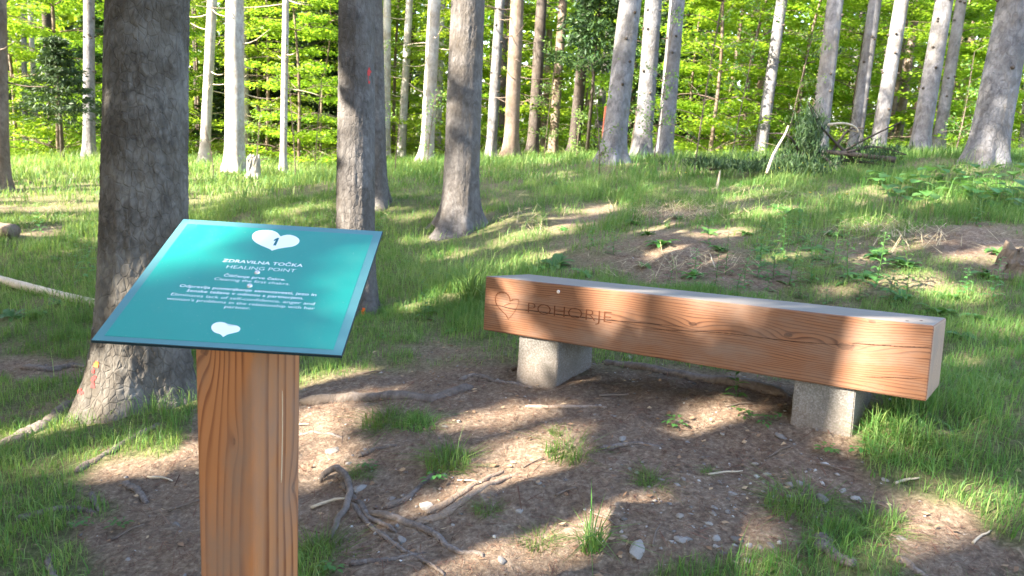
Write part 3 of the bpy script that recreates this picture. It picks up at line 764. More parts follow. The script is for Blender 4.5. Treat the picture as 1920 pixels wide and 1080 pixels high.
T_SPEC = [  # xb, yb, xt(y=0), width px, depth, bark, label, group
    (264, 748, 277, 150, 3.75, 'big', 'massive rough spruce trunk with red paint on its root flare, behind the teal sign', None),
    (666, 588, 668, 70, 5.3, 'mid', 'slender dark spruce trunk with an orange mark low on its base', None),
    (700, 370, 692, 52, 8.9, 'mid', 'dark spruce trunk almost hidden behind the slender orange-marked one', None),
    (860, 437, 878, 66, 8.0, 'mid', 'dark spruce trunk with spreading root flare in long grass behind the bench', None),
    (1147, 303, 1182, 44, 12, 'grey', 'pale grey spruce trunk standing alone at the top of the grass beside a rusty post', None),
    (1203, 291, 1226, 34, 14, 'grey', 'grey spruce trunk of a close pair, left partner beside the lone pale trunk', None),
    (1245, 291, 1270, 31, 14.5, 'grey', 'grey spruce trunk of a close pair, partner farther from the rusty post', None),
    (957, 298, 970, 28, 17, 'brownish', 'straight brownish grey spruce trunk with a flared foot at the wood edge', None),
    (920, 301, 938, 20, 18, 'grey', 'thin grey spruce trunk beside the flared brownish one at the wood edge', None),
    (800, 301, 815, 26, 18, 'pale', 'pale blotchy spruce trunk just left of the dark flared trunk', None),
    (820, 297, 829, 12, 24, 'pale', 'very thin white trunk touching the pale blotchy one', None),
    (724, 302, 726, 16, 21, 'pale', 'thin sunlit trunk with bare dead side branches, straight one of two', 'thin sunlit trunks with dead branches'),
    (752, 304, 768, 15, 21, 'pale', 'thin sunlit trunk with bare dead side branches, leaning one of two', 'thin sunlit trunks with dead branches'),
    (383, 318, 398, 19, 17, 'pale', 'trunk with sunlight in its pale colour, standing beside the thick two-toned trunk', None),
    (440, 320, 440, 36, 15, 'pale', 'thick trunk with sunlight in its pale colour and a bare reddish strip, beside a white stump', None),
    (463, 310, 458, 12, 21, 'pale', 'thin bright trunk right behind the thick pale one', None),
    (531, 335, 536, 13, 16, 'pale', 'lone narrow white trunk in the sunlit clearing', None),
    (167, 296, 167, 21, 17, 'grey', 'blue grey trunk with dead twigs beside the small dark fir', None),
    (2, 357, -4, 30, 11, 'brown', 'reddish brown trunk at the edge of the sunny clearing', None),
    (48, 325, 44, 10, 24, 'grey', 'thin grey trunk among yellow green leaves beyond the clearing', 'thin trunks beyond the clearing'),
    (70, 327, 56, 10, 26, 'pale', 'thin white trunk among yellow green leaves beyond the clearing', 'thin trunks beyond the clearing'),
    (1036, 278, 1056, 18, 21, 'brown', 'slim brown trunk between the two darkest trunks', None),
    (998, 282, 1016, 22, 20, 'dark', 'dark shaded trunk wrapped in leafy shoots near its foot', None),
    (1075, 277, 1102, 22, 20, 'dark', 'darkest trunk below hanging spruce boughs', None),
    (1018, 282, 1034, 12, 26, 'brown', 'thin brown trunk right behind the leafy dark one', None),
    (1424, 297, 1466, 22, 15.5, 'grey', 'leaning grey trunk standing left of the fallen spruce top', None),
    (1532, 262, 1566, 32, 14.5, 'grey', 'thick leaning grey trunk with knotty scars rising behind the fallen spruce top', None),
    (1600, 292, 1641, 24, 15, 'grey', 'grey leaning trunk of the right row, first after the fallen spruce top', None),
    (1643, 293, 1691, 27, 14.5, 'grey', 'grey leaning trunk of the right row, second after the fallen spruce top', None),
    (1680, 270, 1720, 15, 20, 'brown', 'thinnest brownish trunk set back within the right row', None),
    (1721, 289, 1771, 33, 13.5, 'grey', 'thickest grey leaning trunk of the right row, touching a slimmer neighbour', None),
    (1756, 289, 1803, 21, 15.5, 'grey', 'slim grey leaning trunk beside the thickest of the right row', None),
    (1846, 302, 1906, 64, 9, 'grey2', 'stout grey spruce with broad red-brown root flare above the leafy bank', None),
    (939, 297, 948, 12, 25, 'dark', 'thin dark trunk between two grey trunks at the wood edge', None),
    (1412, 285, 1444, 14, 23, 'brown', 'thin brown trunk behind the leaning grey one', None),
    (1662, 275, 1684, 9, 25, 'brown', 'very thin brown stem far back in the right row', None),
    (1180, 285, 1196, 13, 25, 'dark', 'thin dark trunk glimpsed between the pair and the lone pale trunk', None),
    (1917, 285, 1940, 14, 15, 'grey', 'thin grey trunk just beyond the stout flared spruce', None)]
BK = {'big': M_BARK_BIG, 'mid': M_BARK_MID, 'grey': M_BARK_GREY, 'grey2': M_BARK_GREY, 'pale': M_BARK_PALE, 'brown': M_BARK_BROWN, 'brownish': M_BARK_BROWN, 'dark': M_BARK_DARK}
TREES = []; TRUNKS = []
def ground_at_depth(x, d):
    """point of the terrain seen at column x and depth d"""
    lo, hi = -400., 1600.
    for _ in range(40):
        mid_ = .5 * (lo + hi); p = PT(x, mid_, d)
        if p[2] > hz(p[0], p[1]): lo = mid_
        else: hi = mid_
    return PT(x, .5 * (lo + hi), d)
def add_branches(tr, tdir, r0, rs, zlo, zhi, n, length, mat):
    g = Geo()
    for _ in range(n):
        z = rs.uniform(zlo, zhi); th = rs.uniform(0, 6.28); L = length * rs.uniform(.4, 1)
        o = np.array([tdir[0] / tdir[2] * z, tdir[1] / tdir[2] * z, z]); dv = np.array([math.cos(th), math.sin(th), rs.uniform(-.25, .25)])
        pth = smooth_path([o, o + dv * L * .5 + [0, 0, -.05 * L], o + dv * L + rs.normal(0, .08, 3) * L], 6)
        g.add(*tube(pth, np.linspace(.013, .004, 6) * (1 + r0), 4, int(rs.integers(1e6)), .1))
    tag(link('dead_branches', g.mesh('dead_branches', mat), tr), kind='stuff')
for idx, (xb, yb, xt, w, d, bk, lab, grp) in enumerate(T_SPEC):
    rs = np.random.default_rng(100 + idx)
    b = ground_at_depth(xb, d)
    # lean chosen so that the stem passes the second point at its own depth
    px_, py_, _ = project(b); top = PT(xt, 0, d); tdir = top - b; tdir = tdir / np.linalg.norm(tdir)
    r0 = .5 * w * d / FPX
    big = bk == 'big'; mid_ = bk == 'mid'
    tr = empty('spruce_tree', b, lab, 'tree', grp or 'spruce trees round the clearing')
    near = d < 9.5
    V, F = make_trunk(tdir, r0, 15, 260 if big else (150 if near else 26), .009 if big else (.018 if near else .16), 40 + idx,
                      flare=(.15 if big else ((.27 if idx == 3 else .14) if near else r0 * 1.1)) * (1.25 if bk == 'grey2' else 1), h_flare=.24 if big else .17, taper=.025 if near else .028,
                      k=3 + idx % 3, ph=idx * 1.7 + .4, bark=.017 if big else (.015 if near else 0))
    trunk = link('trunk', mesh_np('trunk', V, F, BK[bk], True), tr)
    TREES.append((tr, b, tdir, r0, idx)); TRUNKS.append(trunk)
    V, F, t = conifer_crown(b, tdir, 8.5 if d > 6 else 9, 17, 2.0, rs, 650)
    if len(F): link('crown', mesh_np('crown', V, F, M_SPRUCE, False, {'tint': t}), tr)
    if bk in ('pale', 'dark', 'brown') or idx in (7, 8): add_branches(tr, tdir, r0, rs, 1.2, 6.5, 16, 1.1, M_TWIG_PALE if bk == 'pale' else M_TWIG)
    if bk in ('grey', 'grey2'):   # knot stubs left by old branch whorls
        g = Geo()
        for _ in range(30):
            z = round(rs.uniform(.8, 6) / .38) * .38 + rs.normal(0, .04); th = rs.uniform(0, 6.28); o = np.array([tdir[0] / tdir[2] * z, tdir[1] / tdir[2] * z, z]); dv = np.array([math.cos(th), math.sin(th), .2])
            rr_ = r0 * (1 - .028 * z)
            g.add(*tube(np.array([o + dv * rr_ * .8, o + dv * (rr_ + .012), o + dv * (rr_ + .015 + rs.random() * .03)]), [.03, .022, .008], 6, 1, .2))
        tag(link('branch_stubs', g.mesh('branch_stubs', M_BARK_DARK), tr), kind='stuff')
# paint marks lying on the bark
def paint_patch(ti, px, py, hw, hh, mat, name, seed):
    tr, b, tdir, r0, idx = TREES[ti]
    me = TRUNKS[ti].data
    co = np.empty(len(me.vertices) * 3, np.float32); me.vertices.foreach_get('co', co); co = co.reshape(-1, 3)
    x, y, d = project(co + b)
    nrm = np.empty(len(co) * 3, np.float32); me.vertex_normals.foreach_get('vector', nrm); nrm = nrm.reshape(-1, 3)
    face = ((co + b - CAMPOS) * nrm).sum(1) < 0
    q = ((x - px) / hw) ** 2 + ((y - py) / hh) ** 2 + .8 * fbm(co * 28, 3, seed)
    inn = (q < 1) & face
    F = np.empty(len(me.polygons) * 4, np.int32); me.polygons.foreach_get('vertices', F); F = F.reshape(-1, 4)
    F = F[inn[F].all(1)]
    if not len(F): print('no paint', name); return
    u, inv = np.unique(F, return_inverse=True)
    link(name, mesh_np(name, co[u] + nrm[u] * .0025, inv.reshape(-1, 4), mat, True), tr)
paint_patch(0, 176, 702, 8, 22, M_RED, 'red_paint_mark', 3)
paint_patch(0, 152, 735, 9, 7, M_RED, 'red_paint_mark', 6)
paint_patch(0, 181, 684, 6, 8, M_ORANGE, 'orange_paint_mark', 5)
paint_patch(1, 691, 138, 4, 17, M_RED, 'red_paint_mark', 4)
paint_patch(1, 682, 588, 6, 13, M_ORANGE, 'orange_paint_mark', 7)

DARK = [(x, y, 1.5, 45) for x, y in ((250, 540), (300, 480), (350, 490), (280, 560), (230, 570), (360, 545), (330, 440), (420, 450), (520, 460), (575, 460), (300, 520), (400, 530), (500, 540), (550, 530), (250, 590), (350, 600), (450, 610), (510, 610), (220, 630), (400, 645))]  # spots to keep in shade, by boughs added toward the sun
DARK += [(x, y, 1.46, 40) for x, y in ((400, 720), (400, 800), (400, 880), (400, 960), (400, 1040), (440, 700), (440, 780), (450, 860), (450, 950), (450, 1040))]
DARK += [(x, y, d, 45) for x, y, d in ((1000, 605, 3.4), (1060, 620, 3.3), (1300, 620, 3.0), (1380, 650, 2.9), (1470, 670, 2.8), (1560, 690, 2.7), (1320, 665, 3.0), (1180, 630, 3.1), (1540, 640, 2.7))]
DARK += [(x, y, None, 50) for x, y in ((1290, 950), (1400, 900), (1480, 960), (1350, 1000), (1560, 900), (1250, 850), (1500, 1040), (690, 940), (740, 1000), (650, 1040), (800, 910), (860, 860), (1150, 840), (1240, 1040), (760, 800), (1100, 790), (1180, 760), (700, 860), (830, 800), (1600, 960), (1400, 1060), (1330, 900), (1450, 1000), (1540, 960), (1300, 1060), (1220, 960), (1480, 860), (1620, 900), (1380, 950), (1270, 900), (1550, 1070))]
# unseen spruces round the clearing, crowns and added boughs shaped to shade bench and sign
rs = np.random.default_rng(55)
shade = []
for X in np.arange(-25, 4.1, 3.3):
    for Y in np.arange(-14, 13, 3.3):
        x, y = X + rs.uniform(-.9, .9), Y + rs.uniform(-.9, .9)
        c = CAM @ (np.array([x, y, 1.5]) - CAMPOS)
        if c[1] > -1 and abs(c[0]) < .72 * c[1] + 1.2: continue
        if math.hypot(x, y) < 2.2: continue
        # only those whose shadow falls towards the clearing
        ok = False
        for h in (6, 9, 12, 15):
            t = h / SUN[2]; gx_, gy_ = x - SUN[0] * t, y - SUN[1] * t
            if -6 < gx_ < 10 and 0 < gy_ < 15: ok = True
        if ok: shade.append((x, y))
XYs = np.array(shade); EXTRA = {k: [] for k in range(len(shade))}  # boughs added along the sun rays only to shade those spots
for (x, y, d, r) in DARK:
    p = gp(x, y) if d is None else PT(x, y, d); d = (p - CAMPOS) @ CAM[1]; rr_ = r * d / FPX
    for _ in range(70 if d > 1.8 else 90):
        hgt_ = rs.uniform(5.5, 15.5); q = p + SUN * ((hgt_ - p[2]) / SUN[2]) + rs.normal(0, rr_ * .8 + (.13 if d > 1.8 else .07), 3)
        dist = np.hypot(XYs[:, 0] - q[0], XYs[:, 1] - q[1]); k = int(np.argmin(dist))
        if dist[k] < 3.4: EXTRA[k].append(q)
print('shade trees', len(shade))
NQ = 0
for k, (x, y) in enumerate(shade):
    b = np.array([x, y, hz(x, y)]); tdir = np.array([rs.normal(0, .02), rs.normal(0, .02), 1.])
    tr = empty('spruce_tree', b, 'unseen tall grey spruce, crown shaped to shade the bench clearing', 'tree', 'spruces shading the clearing')
    V, F = make_trunk(tdir, .17, 15, 16, .3, 300 + k, flare=.1, taper=.03)
    link('trunk', mesh_np('trunk', V, F, M_BARK_GREY, True), tr)
    V, F, t = conifer_crown(b, tdir, 4.8, 17, 2.7, rs, 1900)
    if EXTRA[k]:
        V2, F2, t2 = spray_quads(np.array(EXTRA[k]) - b, np.tile([.5, .2, -.3], (len(EXTRA[k]), 1)), rs, 5, .30, .34)
        Q = V2.reshape(-1, 4, 3); kk = canopy_keep(Q.mean(1) + b, rs); V2 = Q[kk].reshape(-1, 3); t2 = t2.reshape(-1, 4)[kk].ravel()
        V = np.vstack([V, V2]); F = np.arange(len(V)).reshape(-1, 4); t = np.r_[t, t2]
    NQ += len(F)
    link('crown', mesh_np('crown', V, F, M_SPRUCE, False, {'tint': t}), tr)
print('crown quads', NQ)

# ------------------------------------------------------------------ leafy understorey
def beech_mesh(seed, H, R, nlay, nleaf, leaf):
    rs = np.random.default_rng(seed); g = Geo()
    stem = smooth_path([(0, 0, -.2), (rs.normal(0, .06), rs.normal(0, .06), H * .35), (rs.normal(0, .2), rs.normal(0, .2), H * .7), (rs.normal(0, .3), rs.normal(0, .3), H)], 14)
    g.add(*tube(stem, np.linspace(.05, .008, 14) * H / 6, 6, seed, .1))
    P = []; 
    for k in range(nlay):
        f = rs.uniform(.06, 1) ; i = min(int(f * 13), 12); o = stem[i]
        th = rs.uniform(0, 6.28); L = R * (1.05 - .65 * f) * rs.uniform(.5, 1.1)
        dv = np.array([math.cos(th), math.sin(th), rs.uniform(.0, .35)])
        e = o + dv * L + [0, 0, -.1 * L]
        pth = smooth_path([o, o + dv * L * .5 + [0, 0, .06 * L], e], 6)
        g.add(*tube(pth, np.linspace(.014, .003, 6), 4, k, .1))
        nl = int(nleaf / nlay * (L / R + .3)); u = rs.uniform(.2, 1.05, nl)
        wd = L * .42 * np.sin(np.clip(u, 0, 1) * 2.6 + .3); s = np.array([-dv[1], dv[0], 0])
        pt = o + np.outer(u, e - o) + s * (rs.uniform(-1, 1, nl) * wd)[:, None]; pt[:, 2] += rs.normal(0, .045, nl) - .1 * (u ** 2) * L * .5
        P.append(pt)
    P = np.vstack(P); n = len(P)
    a = rs.normal(0, 1, (n, 3)); a[:, 2] *= .25; a /= np.linalg.norm(a, axis=1)[:, None]
    nn = rs.normal(0, .42, (n, 3)); nn[:, 2] += 1; b = np.cross(nn, a); b /= np.linalg.norm(b, axis=1)[:, None]
    L = leaf * rs.uniform(.6, 1.25, (n, 1)); W = L * .62
    V = np.stack([P - a * L * .5, P + b * W * .5 - a * L * .05, P + a * L * .5, P - b * W * .5 - a * L * .05], 1).reshape(-1, 3)
    t = np.repeat(np.clip(rs.normal(.5, .25, n), 0, 1), 4)
    stemme = g.mesh('trunk', M_BARK_BROWN)
    crown = mesh_np('crown', V, np.arange(len(V)).reshape(-1, 4), M_BEECH, False, {'tint': t})
    return stemme, crown
BV = [beech_mesh(500 + i, H, R, nl, int(n * 1.7), .105) for i, (H, R, nl, n) in enumerate([(7, 2.3, 70, 9000), (8, 2.6, 80, 11000), (6, 2.2, 60, 8000), (5, 1.9, 55, 6500), (9, 2.4, 90, 11000)])]
def place_beech(var, x, d, s, rot, lab, grp):
    b = ground_at_depth(x, d); b[2] -= .05
    o = empty('beech_tree', b, lab, 'tree', grp); o.rotation_euler = (0, 0, rot); o.scale = (s, s, s)
    link('trunk', BV[var][0], o); link('crown', BV[var][1], o)
    return o
rs = np.random.default_rng(91)
for k in range(46):
    x = -350 + 2620 * (k + rs.uniform(-.4, .4)) / 46; d = rs.uniform(21, 31)
    place_beech(int(rs.integers(0, 5)), x, d, rs.uniform(.8, 1.15), rs.uniform(0, 6.28), 'young beech with layered sunlit yellow green leaves at the wood edge', 'young beeches at the wood edge')
# nearer leafy trees on the right, darker green
for (x, d, v, s) in [(1330, 16.5, 2, .95), (1390, 18, 0, .9), (1290, 18.5, 3, 1.0), (1490, 19, 0, 1.0), (1590, 18, 1, .85), (1660, 19, 4, .9), (1745, 19, 2, 1.0), (1840, 17, 3, 1.1), (1930, 15, 2, .9), (600, 20, 3, 1.0), (560, 18, 2, .9), (500, 21, 1, .9), (110, 20, 1, 1.0), (30, 21, 0, 1.0), (230, 22, 1, 1.0), (-60, 18, 2, 1.0), (660, 23, 4, .9)]:
    place_beech(v, x, d, s, rs.uniform(0, 6.28), 'leafy young beech standing among the nearer spruce trunks', 'young beeches among the trunks')

# far wood seen as one mass
rs = np.random.default_rng(17)
n = 120000
xx = rs.uniform(-700, 2600, n); dd = rs.uniform(33, 62, n)
B = CAMPOS + ((np.stack([(xx - 960) / FPX, np.ones(n), np.zeros(n)], 1)) @ np.array([[1, 0, 0], [0, 1, 0], [0, 0, 1]])) * dd[:, None]
zz = hsmooth(B[:, 0], B[:, 1]) + rs.uniform(0, 1, n) ** .9 * 15
cl = fbm(np.stack([B[:, 0] * .35, B[:, 1] * .35, zz * .55], 1), 3, 3) > -.45
P = np.stack([B[:, 0], B[:, 1], zz], 1)[cl]
V, F, t = spray_quads(P, np.tile([0., 0, .2], (len(P), 1)), rs, 2, .46, .6)
fw = link('far_wood', mesh_np('far_wood', V, F, M_BEECH, False, {'tint': np.clip(t - .05, 0, 1)}))
tag(fw, 'mass of sunlit leaves filling the distance', None, None, 'stuff')
# dark spruce stems deeper in the wood
STV = []
for i in range(3):
    V, F = make_trunk(np.array([.01 * i, 0, 1]), .14, 16, 10, .8, 700 + i, flare=.06, taper=.03)
    STV.append((mesh_np('trunk', V, F, [M_BARK_DARK, M_BARK_BROWN, M_BARK_GREY][i], True),))
    rr_ = np.random.default_rng(710 + i)
    V, F, t = conifer_crown(np.zeros(3), np.array([.01 * i, 0, 1.]), 3.2, 16, 1.8, rr_, 420, False)
    STV[-1] += (mesh_np('crown', V, F, M_SPRUCE, False, {'tint': t}),)
for k in range(42):
    x = -300 + 2520 * (k + rs.uniform(-.5, .5)) / 42; b = ground_at_depth(x, rs.uniform(25, 38)); v = int(rs.integers(0, 3))
    o = empty('spruce_tree', b, 'slim spruce standing deep in the wood behind the beeches', 'tree', 'slim spruces deep in the wood'); s = rs.uniform(.8, 1.3); o.scale = (s, s, 1); o.rotation_euler = (rs.normal(0, .02), rs.normal(0, .03), rs.uniform(0, 6))
    link('trunk', STV[v][0], o)
    if rs.random() < .35: link('crown', STV[v][1], o)

# small dark fir and hanging spruce boughs
def little_fir(x, d, H, R, lab, rs, zb=.15, ncl=520, size=.2):
    b = ground_at_depth(x, d); o = empty('fir_tree', b, lab, 'tree')
    g = Geo(); g.add(*tube(np.array([(0, 0, -.2), (0, 0, H * .5), (0, 0, H)]), [.05, .03, .006], 7, 2, .05)); link('trunk', g.mesh('trunk', M_BARK_DARK), o)
    z = zb + (H - zb) * rs.random(ncl); lay = np.floor(z * 5) / 5; Rm = R * np.clip((H - lay) / H, .05, 1); th = rs.uniform(0, 6.28, ncl); rr = Rm * np.sqrt(rs.random(ncl))
    P = np.stack([np.cos(th) * rr, np.sin(th) * rr, lay + .12 * rr + rs.normal(0, .03, ncl) + zb * .3], 1); D = np.stack([np.cos(th), np.sin(th), th * 0], 1)
    V, F, t = spray_quads(P, D, rs, 12, size, .25); link('crown', mesh_np('crown', V, F, M_SPRUCE, False, {'tint': np.clip(t + .25, 0, 1)}), o)
little_fir(118, 16, 2.4, 1.15, 'small dark fir with a bare foot at the edge of the sunny clearing', rs, .75, 520, .13)
little_fir(1100, 19, 6.5, 1.5, 'shaded spruce with drooping dark boughs beside the darkest trunk', rs, 1.6, 900, .2)
little_fir(480, 24, 7.0, 1.8, 'dark spruce with low boughs behind the pale trunks', rs, .4, 900, .34)
little_fir(205, 25, 6.0, 1.5, 'dark spruce half hidden by the massive trunk', rs, .5, 700, .3)
little_fir(600, 26, 7.5, 1.8, 'dark spruce with low boughs behind the narrow white trunk', rs, .4, 900, .34)
little_fir(1255, 24, 7.0, 1.6, 'dark spruce deep behind the close pair of grey trunks', rs, .4, 900, .34)

# saplings with thin stems and loose small leaves
def sapling(x, y, d, H, lean, nl, lab, rs, leaf=.05, grp='thin saplings on the grass'):
    b = ground_at_depth(x, d); o = empty('sapling', b, lab, 'sapling', grp)
    g = Geo(); st = smooth_path([(0, 0, -.1), (lean * .3, 0, H * .4), (lean, rs.normal(0, .1), H)], 12); g.add(*tube(st, np.linspace(.013, .004, 12), 5, 1, .1))
    Ps = []
    for k in range(int(5 + H * 5)):
        i = int(rs.integers(3, 12)); th = rs.uniform(0, 6.28); L = H * .22 * rs.uniform(.4, 1); dv = np.array([math.cos(th), math.sin(th), .5]); e = st[i] + dv * L
        g.add(*tube(np.array([st[i], st[i] + dv * L * .5 + [0, 0, .03], e]), [.005, .004, .002], 4, k, .1))
        m_ = max(1, nl // int(5 + H * 5)); Ps.append(st[i] + np.outer(rs.uniform(.3, 1.1, m_), e - st[i]) + rs.normal(0, .05, (m_, 3)))
    link('stem', g.mesh('stem', M_TWIG), o)
    P = np.vstack(Ps); V, F, t = spray_quads(P, np.tile([0, 0, .3], (len(P), 1)), rs, 1, leaf, .6); link('leaves', mesh_np('leaves', V, F, M_LEAF, False, {'tint': np.clip(t + .2, 0, 1)}), o)
for (x, d, H, ln, nl, lab) in [(1125, 11, 1.5, -.25, 240, 'bent sapling with pale leaves leaning against the lone pale trunk'), (1225, 12, 2.2, .1, 420, 'leafy sapling in front of the close pair of trunks'), (1300, 10.5, 2.8, .12, 260, 'dark thin sapling left of the fallen spruce top'),
        (1020, 17, 2.4, .1, 700, 'bushy sapling with grey green leaves round the dark trunk'), (400, 13.5, .9, -.05, 20, 'short bleached sapling stem in the sunny grass'), (555, 14, 2.2, -.2, 60, 'bare curving sapling beside the narrow white trunk'), (740, 13, 1.0, .05, 20, 'short pale sapling stem in grass beside the orange-marked trunk'),
        (690, 16, 2.6, .2, 500, 'leafy sapling behind the slender dark trunk'), (1180, 16, 2.6, .2, 500, 'tall leafy sapling behind the lone pale trunk'), (590, 15, 2.0, .1, 200, 'loose sapling with few leaves left of the slender dark trunk'), (1370, 13, 2.4, .25, 420, 'bright leafy sapling beside the leaning grey trunk'), (1470, 14, 2.2, .2, 460, 'spreading leafy sapling behind the fallen spruce top'),
        (1790, 12, 1.6, .1, 300, 'leafy sapling at the foot of the right row'), (800, 15, 1.4, .1, 260, 'leafy sapling beside the pale blotchy trunk'), (480, 15, 1.3, .1, 260, 'leafy sapling beside the white stump'), (1080, 14, .9, 0, 260, 'low leafy sapling below the darkest trunk')]:
    sapling(x, 0, d, H, ln, nl, lab, rs)

# ------------------------------------------------------------------ grass
def blades(P, hgt, wid, rs, bend=.45, tint=None, nseg=2):
    n = len(P); th = rs.uniform(0, 2 * np.pi, n); dv = np.stack([np.cos(th), np.sin(th), th * 0], 1)
    # blade faces a random way; bends along dv
    ph = th + np.pi / 2 + rs.normal(0, .5, n); sd_ = np.stack([np.cos(ph), np.sin(ph), th * 0], 1)
    bd = (hgt * bend * np.abs(rs.normal(.7, .5, n)))[:, None]; H = hgt[:, None] * np.array([0, 0, 1.]); w = wid[:, None] / 2
    b0 = P - [0, 0, .01]
    m1 = P + H * .55 + dv * bd * .28; t1 = P + H * (1 - .18 * np.minimum(bd / hgt[:, None], 1.5) ** 2) + dv * bd
    V = np.stack([b0 - sd_ * w, b0 + sd_ * w, m1 - sd_ * w * .8, m1 + sd_ * w * .8, t1], 1).reshape(-1, 3)
    o = np.arange(n)[:, None] * 5
    F = np.concatenate([o + [0, 1, 3], o + [0, 3, 2], o + [2, 3, 4]], 0)
    t = np.repeat(np.clip(rs.normal(.45, .2, n) if tint is None else tint, 0, 1), 5)
    return V, F, t
rs = np.random.default_rng(33)
LEGS2 = [(MBNn @ np.array([x, .18, -.1, 1]))[:2] for x in (.25, 1.5)]
GVs, GFs, GTs, off = [], [], [], 0
for (x0, x1, y0, y1, dens, wd, hb) in [(-3.6, 4.2, 1.2, 5.5, 8500, .0026, .062), (-7, 8, 5.5, 10, 3000, .0045, .085), (-17, 16, 10, 23, 560, .011, .13)]:
    n = int((x1 - x0) * (y1 - y0) * dens); X = rs.uniform(x0, x1, n); Y = rs.uniform(y0, y1, n)
    c = (np.stack([X, Y, X * 0 - .2], 1) - CAMPOS) @ CAM.T; k = np.abs(c[:, 0]) < .70 * c[:, 1] + .25; X, Y = X[k], Y[k]
    Z = height(X, Y); g = grassiness(X, Y, Z)
    P = np.stack([X, Y, Z], 1)
    cl = fbm(np.stack([X * 9, Y * 9, X * 0], 1), 2, 77) if y0 < 5 else fbm(np.stack([X * 2.5, Y * 2.5, X * 0], 1), 2, 77)
    pr = np.clip((g - .28) * 1.35, 0, 1) * np.clip(.72 + .75 * cl, .05, 1)
    k = rs.random(len(X)) < pr
    for lg in LEGS2: k &= np.hypot(X - lg[0], Y - lg[1]) > .12
    for (tr, b, tdir, r0, i) in TREES[:5]: k &= np.hypot(X - b[0], Y - b[1]) > r0 * 1.08
    P, g, cl = P[k], g[k], cl[k]; X, Y = P[:, 0], P[:, 1]
    px, py, dd = project(P)
    patch = fbm(np.stack([X * .9, Y * .9, X * 0], 1), 3, 61)
    tall = 1 + .9 * np.clip(patch, 0, 1) + 1.6 * np.exp(-(((px - 1150) / 130) ** 2 + ((py - 400) / 60) ** 2)) + 1.0 * np.exp(-(((px - 880) / 90) ** 2 + ((py - 560) / 50) ** 2)) \
        + 1.0 * np.exp(-(((px - 1720) / 120) ** 2 + ((py - 800) / 70) ** 2)) + .9 * np.exp(-(((px - 300) / 120) ** 2 + ((py - 740) / 50) ** 2)) + .8 * np.exp(-(((px - 1750) / 200) ** 2 + ((py - 400) / 50) ** 2))
    h = hb * tall * rs.uniform(.35, 1.25, len(P)) * np.clip(g, .4, 1)
    w = wd * np.clip(rs.lognormal(-.1, .4, len(P)), .4, 2.4)
    st_ = rs.random(len(P)) < (.012 if y0 < 5 else .05); h[st_] *= 2.3; w[st_] *= .7
    tint = rs.normal(.42, .17, len(P)) + .22 * fbm(np.stack([X * 1.6, Y * 1.6, X * 0], 1), 2, 41) + .42 * (rs.random(len(P)) < .17) + .3 * st_ + (.06 if y0 > 5 else 0)
    V, F, t = blades(P, h, w, rs, .85, tint)
    GVs.append(V); GFs.append(F + off); GTs.append(t); off += len(V)
print('blades', off // 5)
tag(link('grass', mesh_np('grass', np.vstack(GVs), np.vstack(GFs), M_GRASS, False, {'tint': np.concatenate(GTs)})), 'green grass covering the slope and fringing the bare soil', None, None, 'stuff')

# grass tufts that stand alone
def tuft_mesh(seed, n, R, h, w, bend):
    rs = np.random.default_rng(seed); a = rs.uniform(0, 6.28, n); r = R * np.sqrt(rs.random(n)) 
    P = np.stack([np.cos(a) * r, np.sin(a) * r, r * 0 - .012], 1)
    V, F, t = blades(P, h * rs.uniform(.4, 1.2, n), np.full(n, w) * rs.uniform(.7, 1.3, n), rs, bend)
    V[4::5, :2] += (np.repeat(P[:, :2], 1, 0) * .9)
    return mesh_np('grass_tuft', V, F, M_GRASS, False, {'tint': np.clip(t + .08, 0, 1)})
TV = [tuft_mesh(1, 380, .12, .062, .003, 1.3), tuft_mesh(2, 230, .085, .055, .0028, 1.3), tuft_mesh(3, 60, .03, .14, .005, 1.2), tuft_mesh(4, 140, .07, .34, .008, 1.1)]
for (x, y, v, s, lab) in [(735, 797, 0, 1.1, 'dense grass tuft on bare soil beside the thick root'), (790, 797, 1, 1.0, 'smaller grass tuft joined to the dense one beside the thick root'), (848, 868, 1, 1.2, 'grass tuft on bare soil between the pale root and the thick root'), (820, 855, 1, .8, 'flattened grass tuft above the branching roots'),
        (1075, 848, 1, 1.2, 'low grass tuft on the open soil near the sunlit patch'), (1225, 905, 1, .8, 'small grass tuft beside the gravel patch'), (1012, 1015, 1, .7, 'short grass tuft in the sunlit soil'), (918, 957, 1, .6, 'tiny bright tuft beside the pale root'), (1110, 1028, 2, 1.0, 'wispy tuft of long arching blades on sunlit soil'),
        (1510, 950, 0, 1.0, 'lush grass tuft beside the gravel, largest of the group'), (1645, 990, 0, .8, 'lush grass tuft next to bare soil by the purple root'), (1560, 1015, 1, 1.0, 'grass tuft beside the purple root'), (885, 575, 3, 1.0, 'clump of broad arching blades beside the end of the bench beam'), (1705, 850, 0, 1.1, 'bright tuft beside the concrete block under the beam end'), (1735, 815, 0, 1.0, 'tall tuft under the end of the beam'),
        (600, 1050, 0, 1.0, 'grass tuft at the foot of the sign post'), (1045, 808, 1, .4, 'tiny grass tuft near the block under the carved end'), (680, 888, 1, .6, 'low tuft beside the pale stone'), (1330, 887, 1, .35, 'very small green tuft in the gravel')]:
    p = gp(x, y)
    o = link('grass_tuft', TV[v], None, tuple(p)); o.rotation_euler = (0, 0, random.uniform(0, 6)); o.scale = (s,) * 3
    tag(o, lab, 'grass tuft', 'grass tufts on the bare soil')

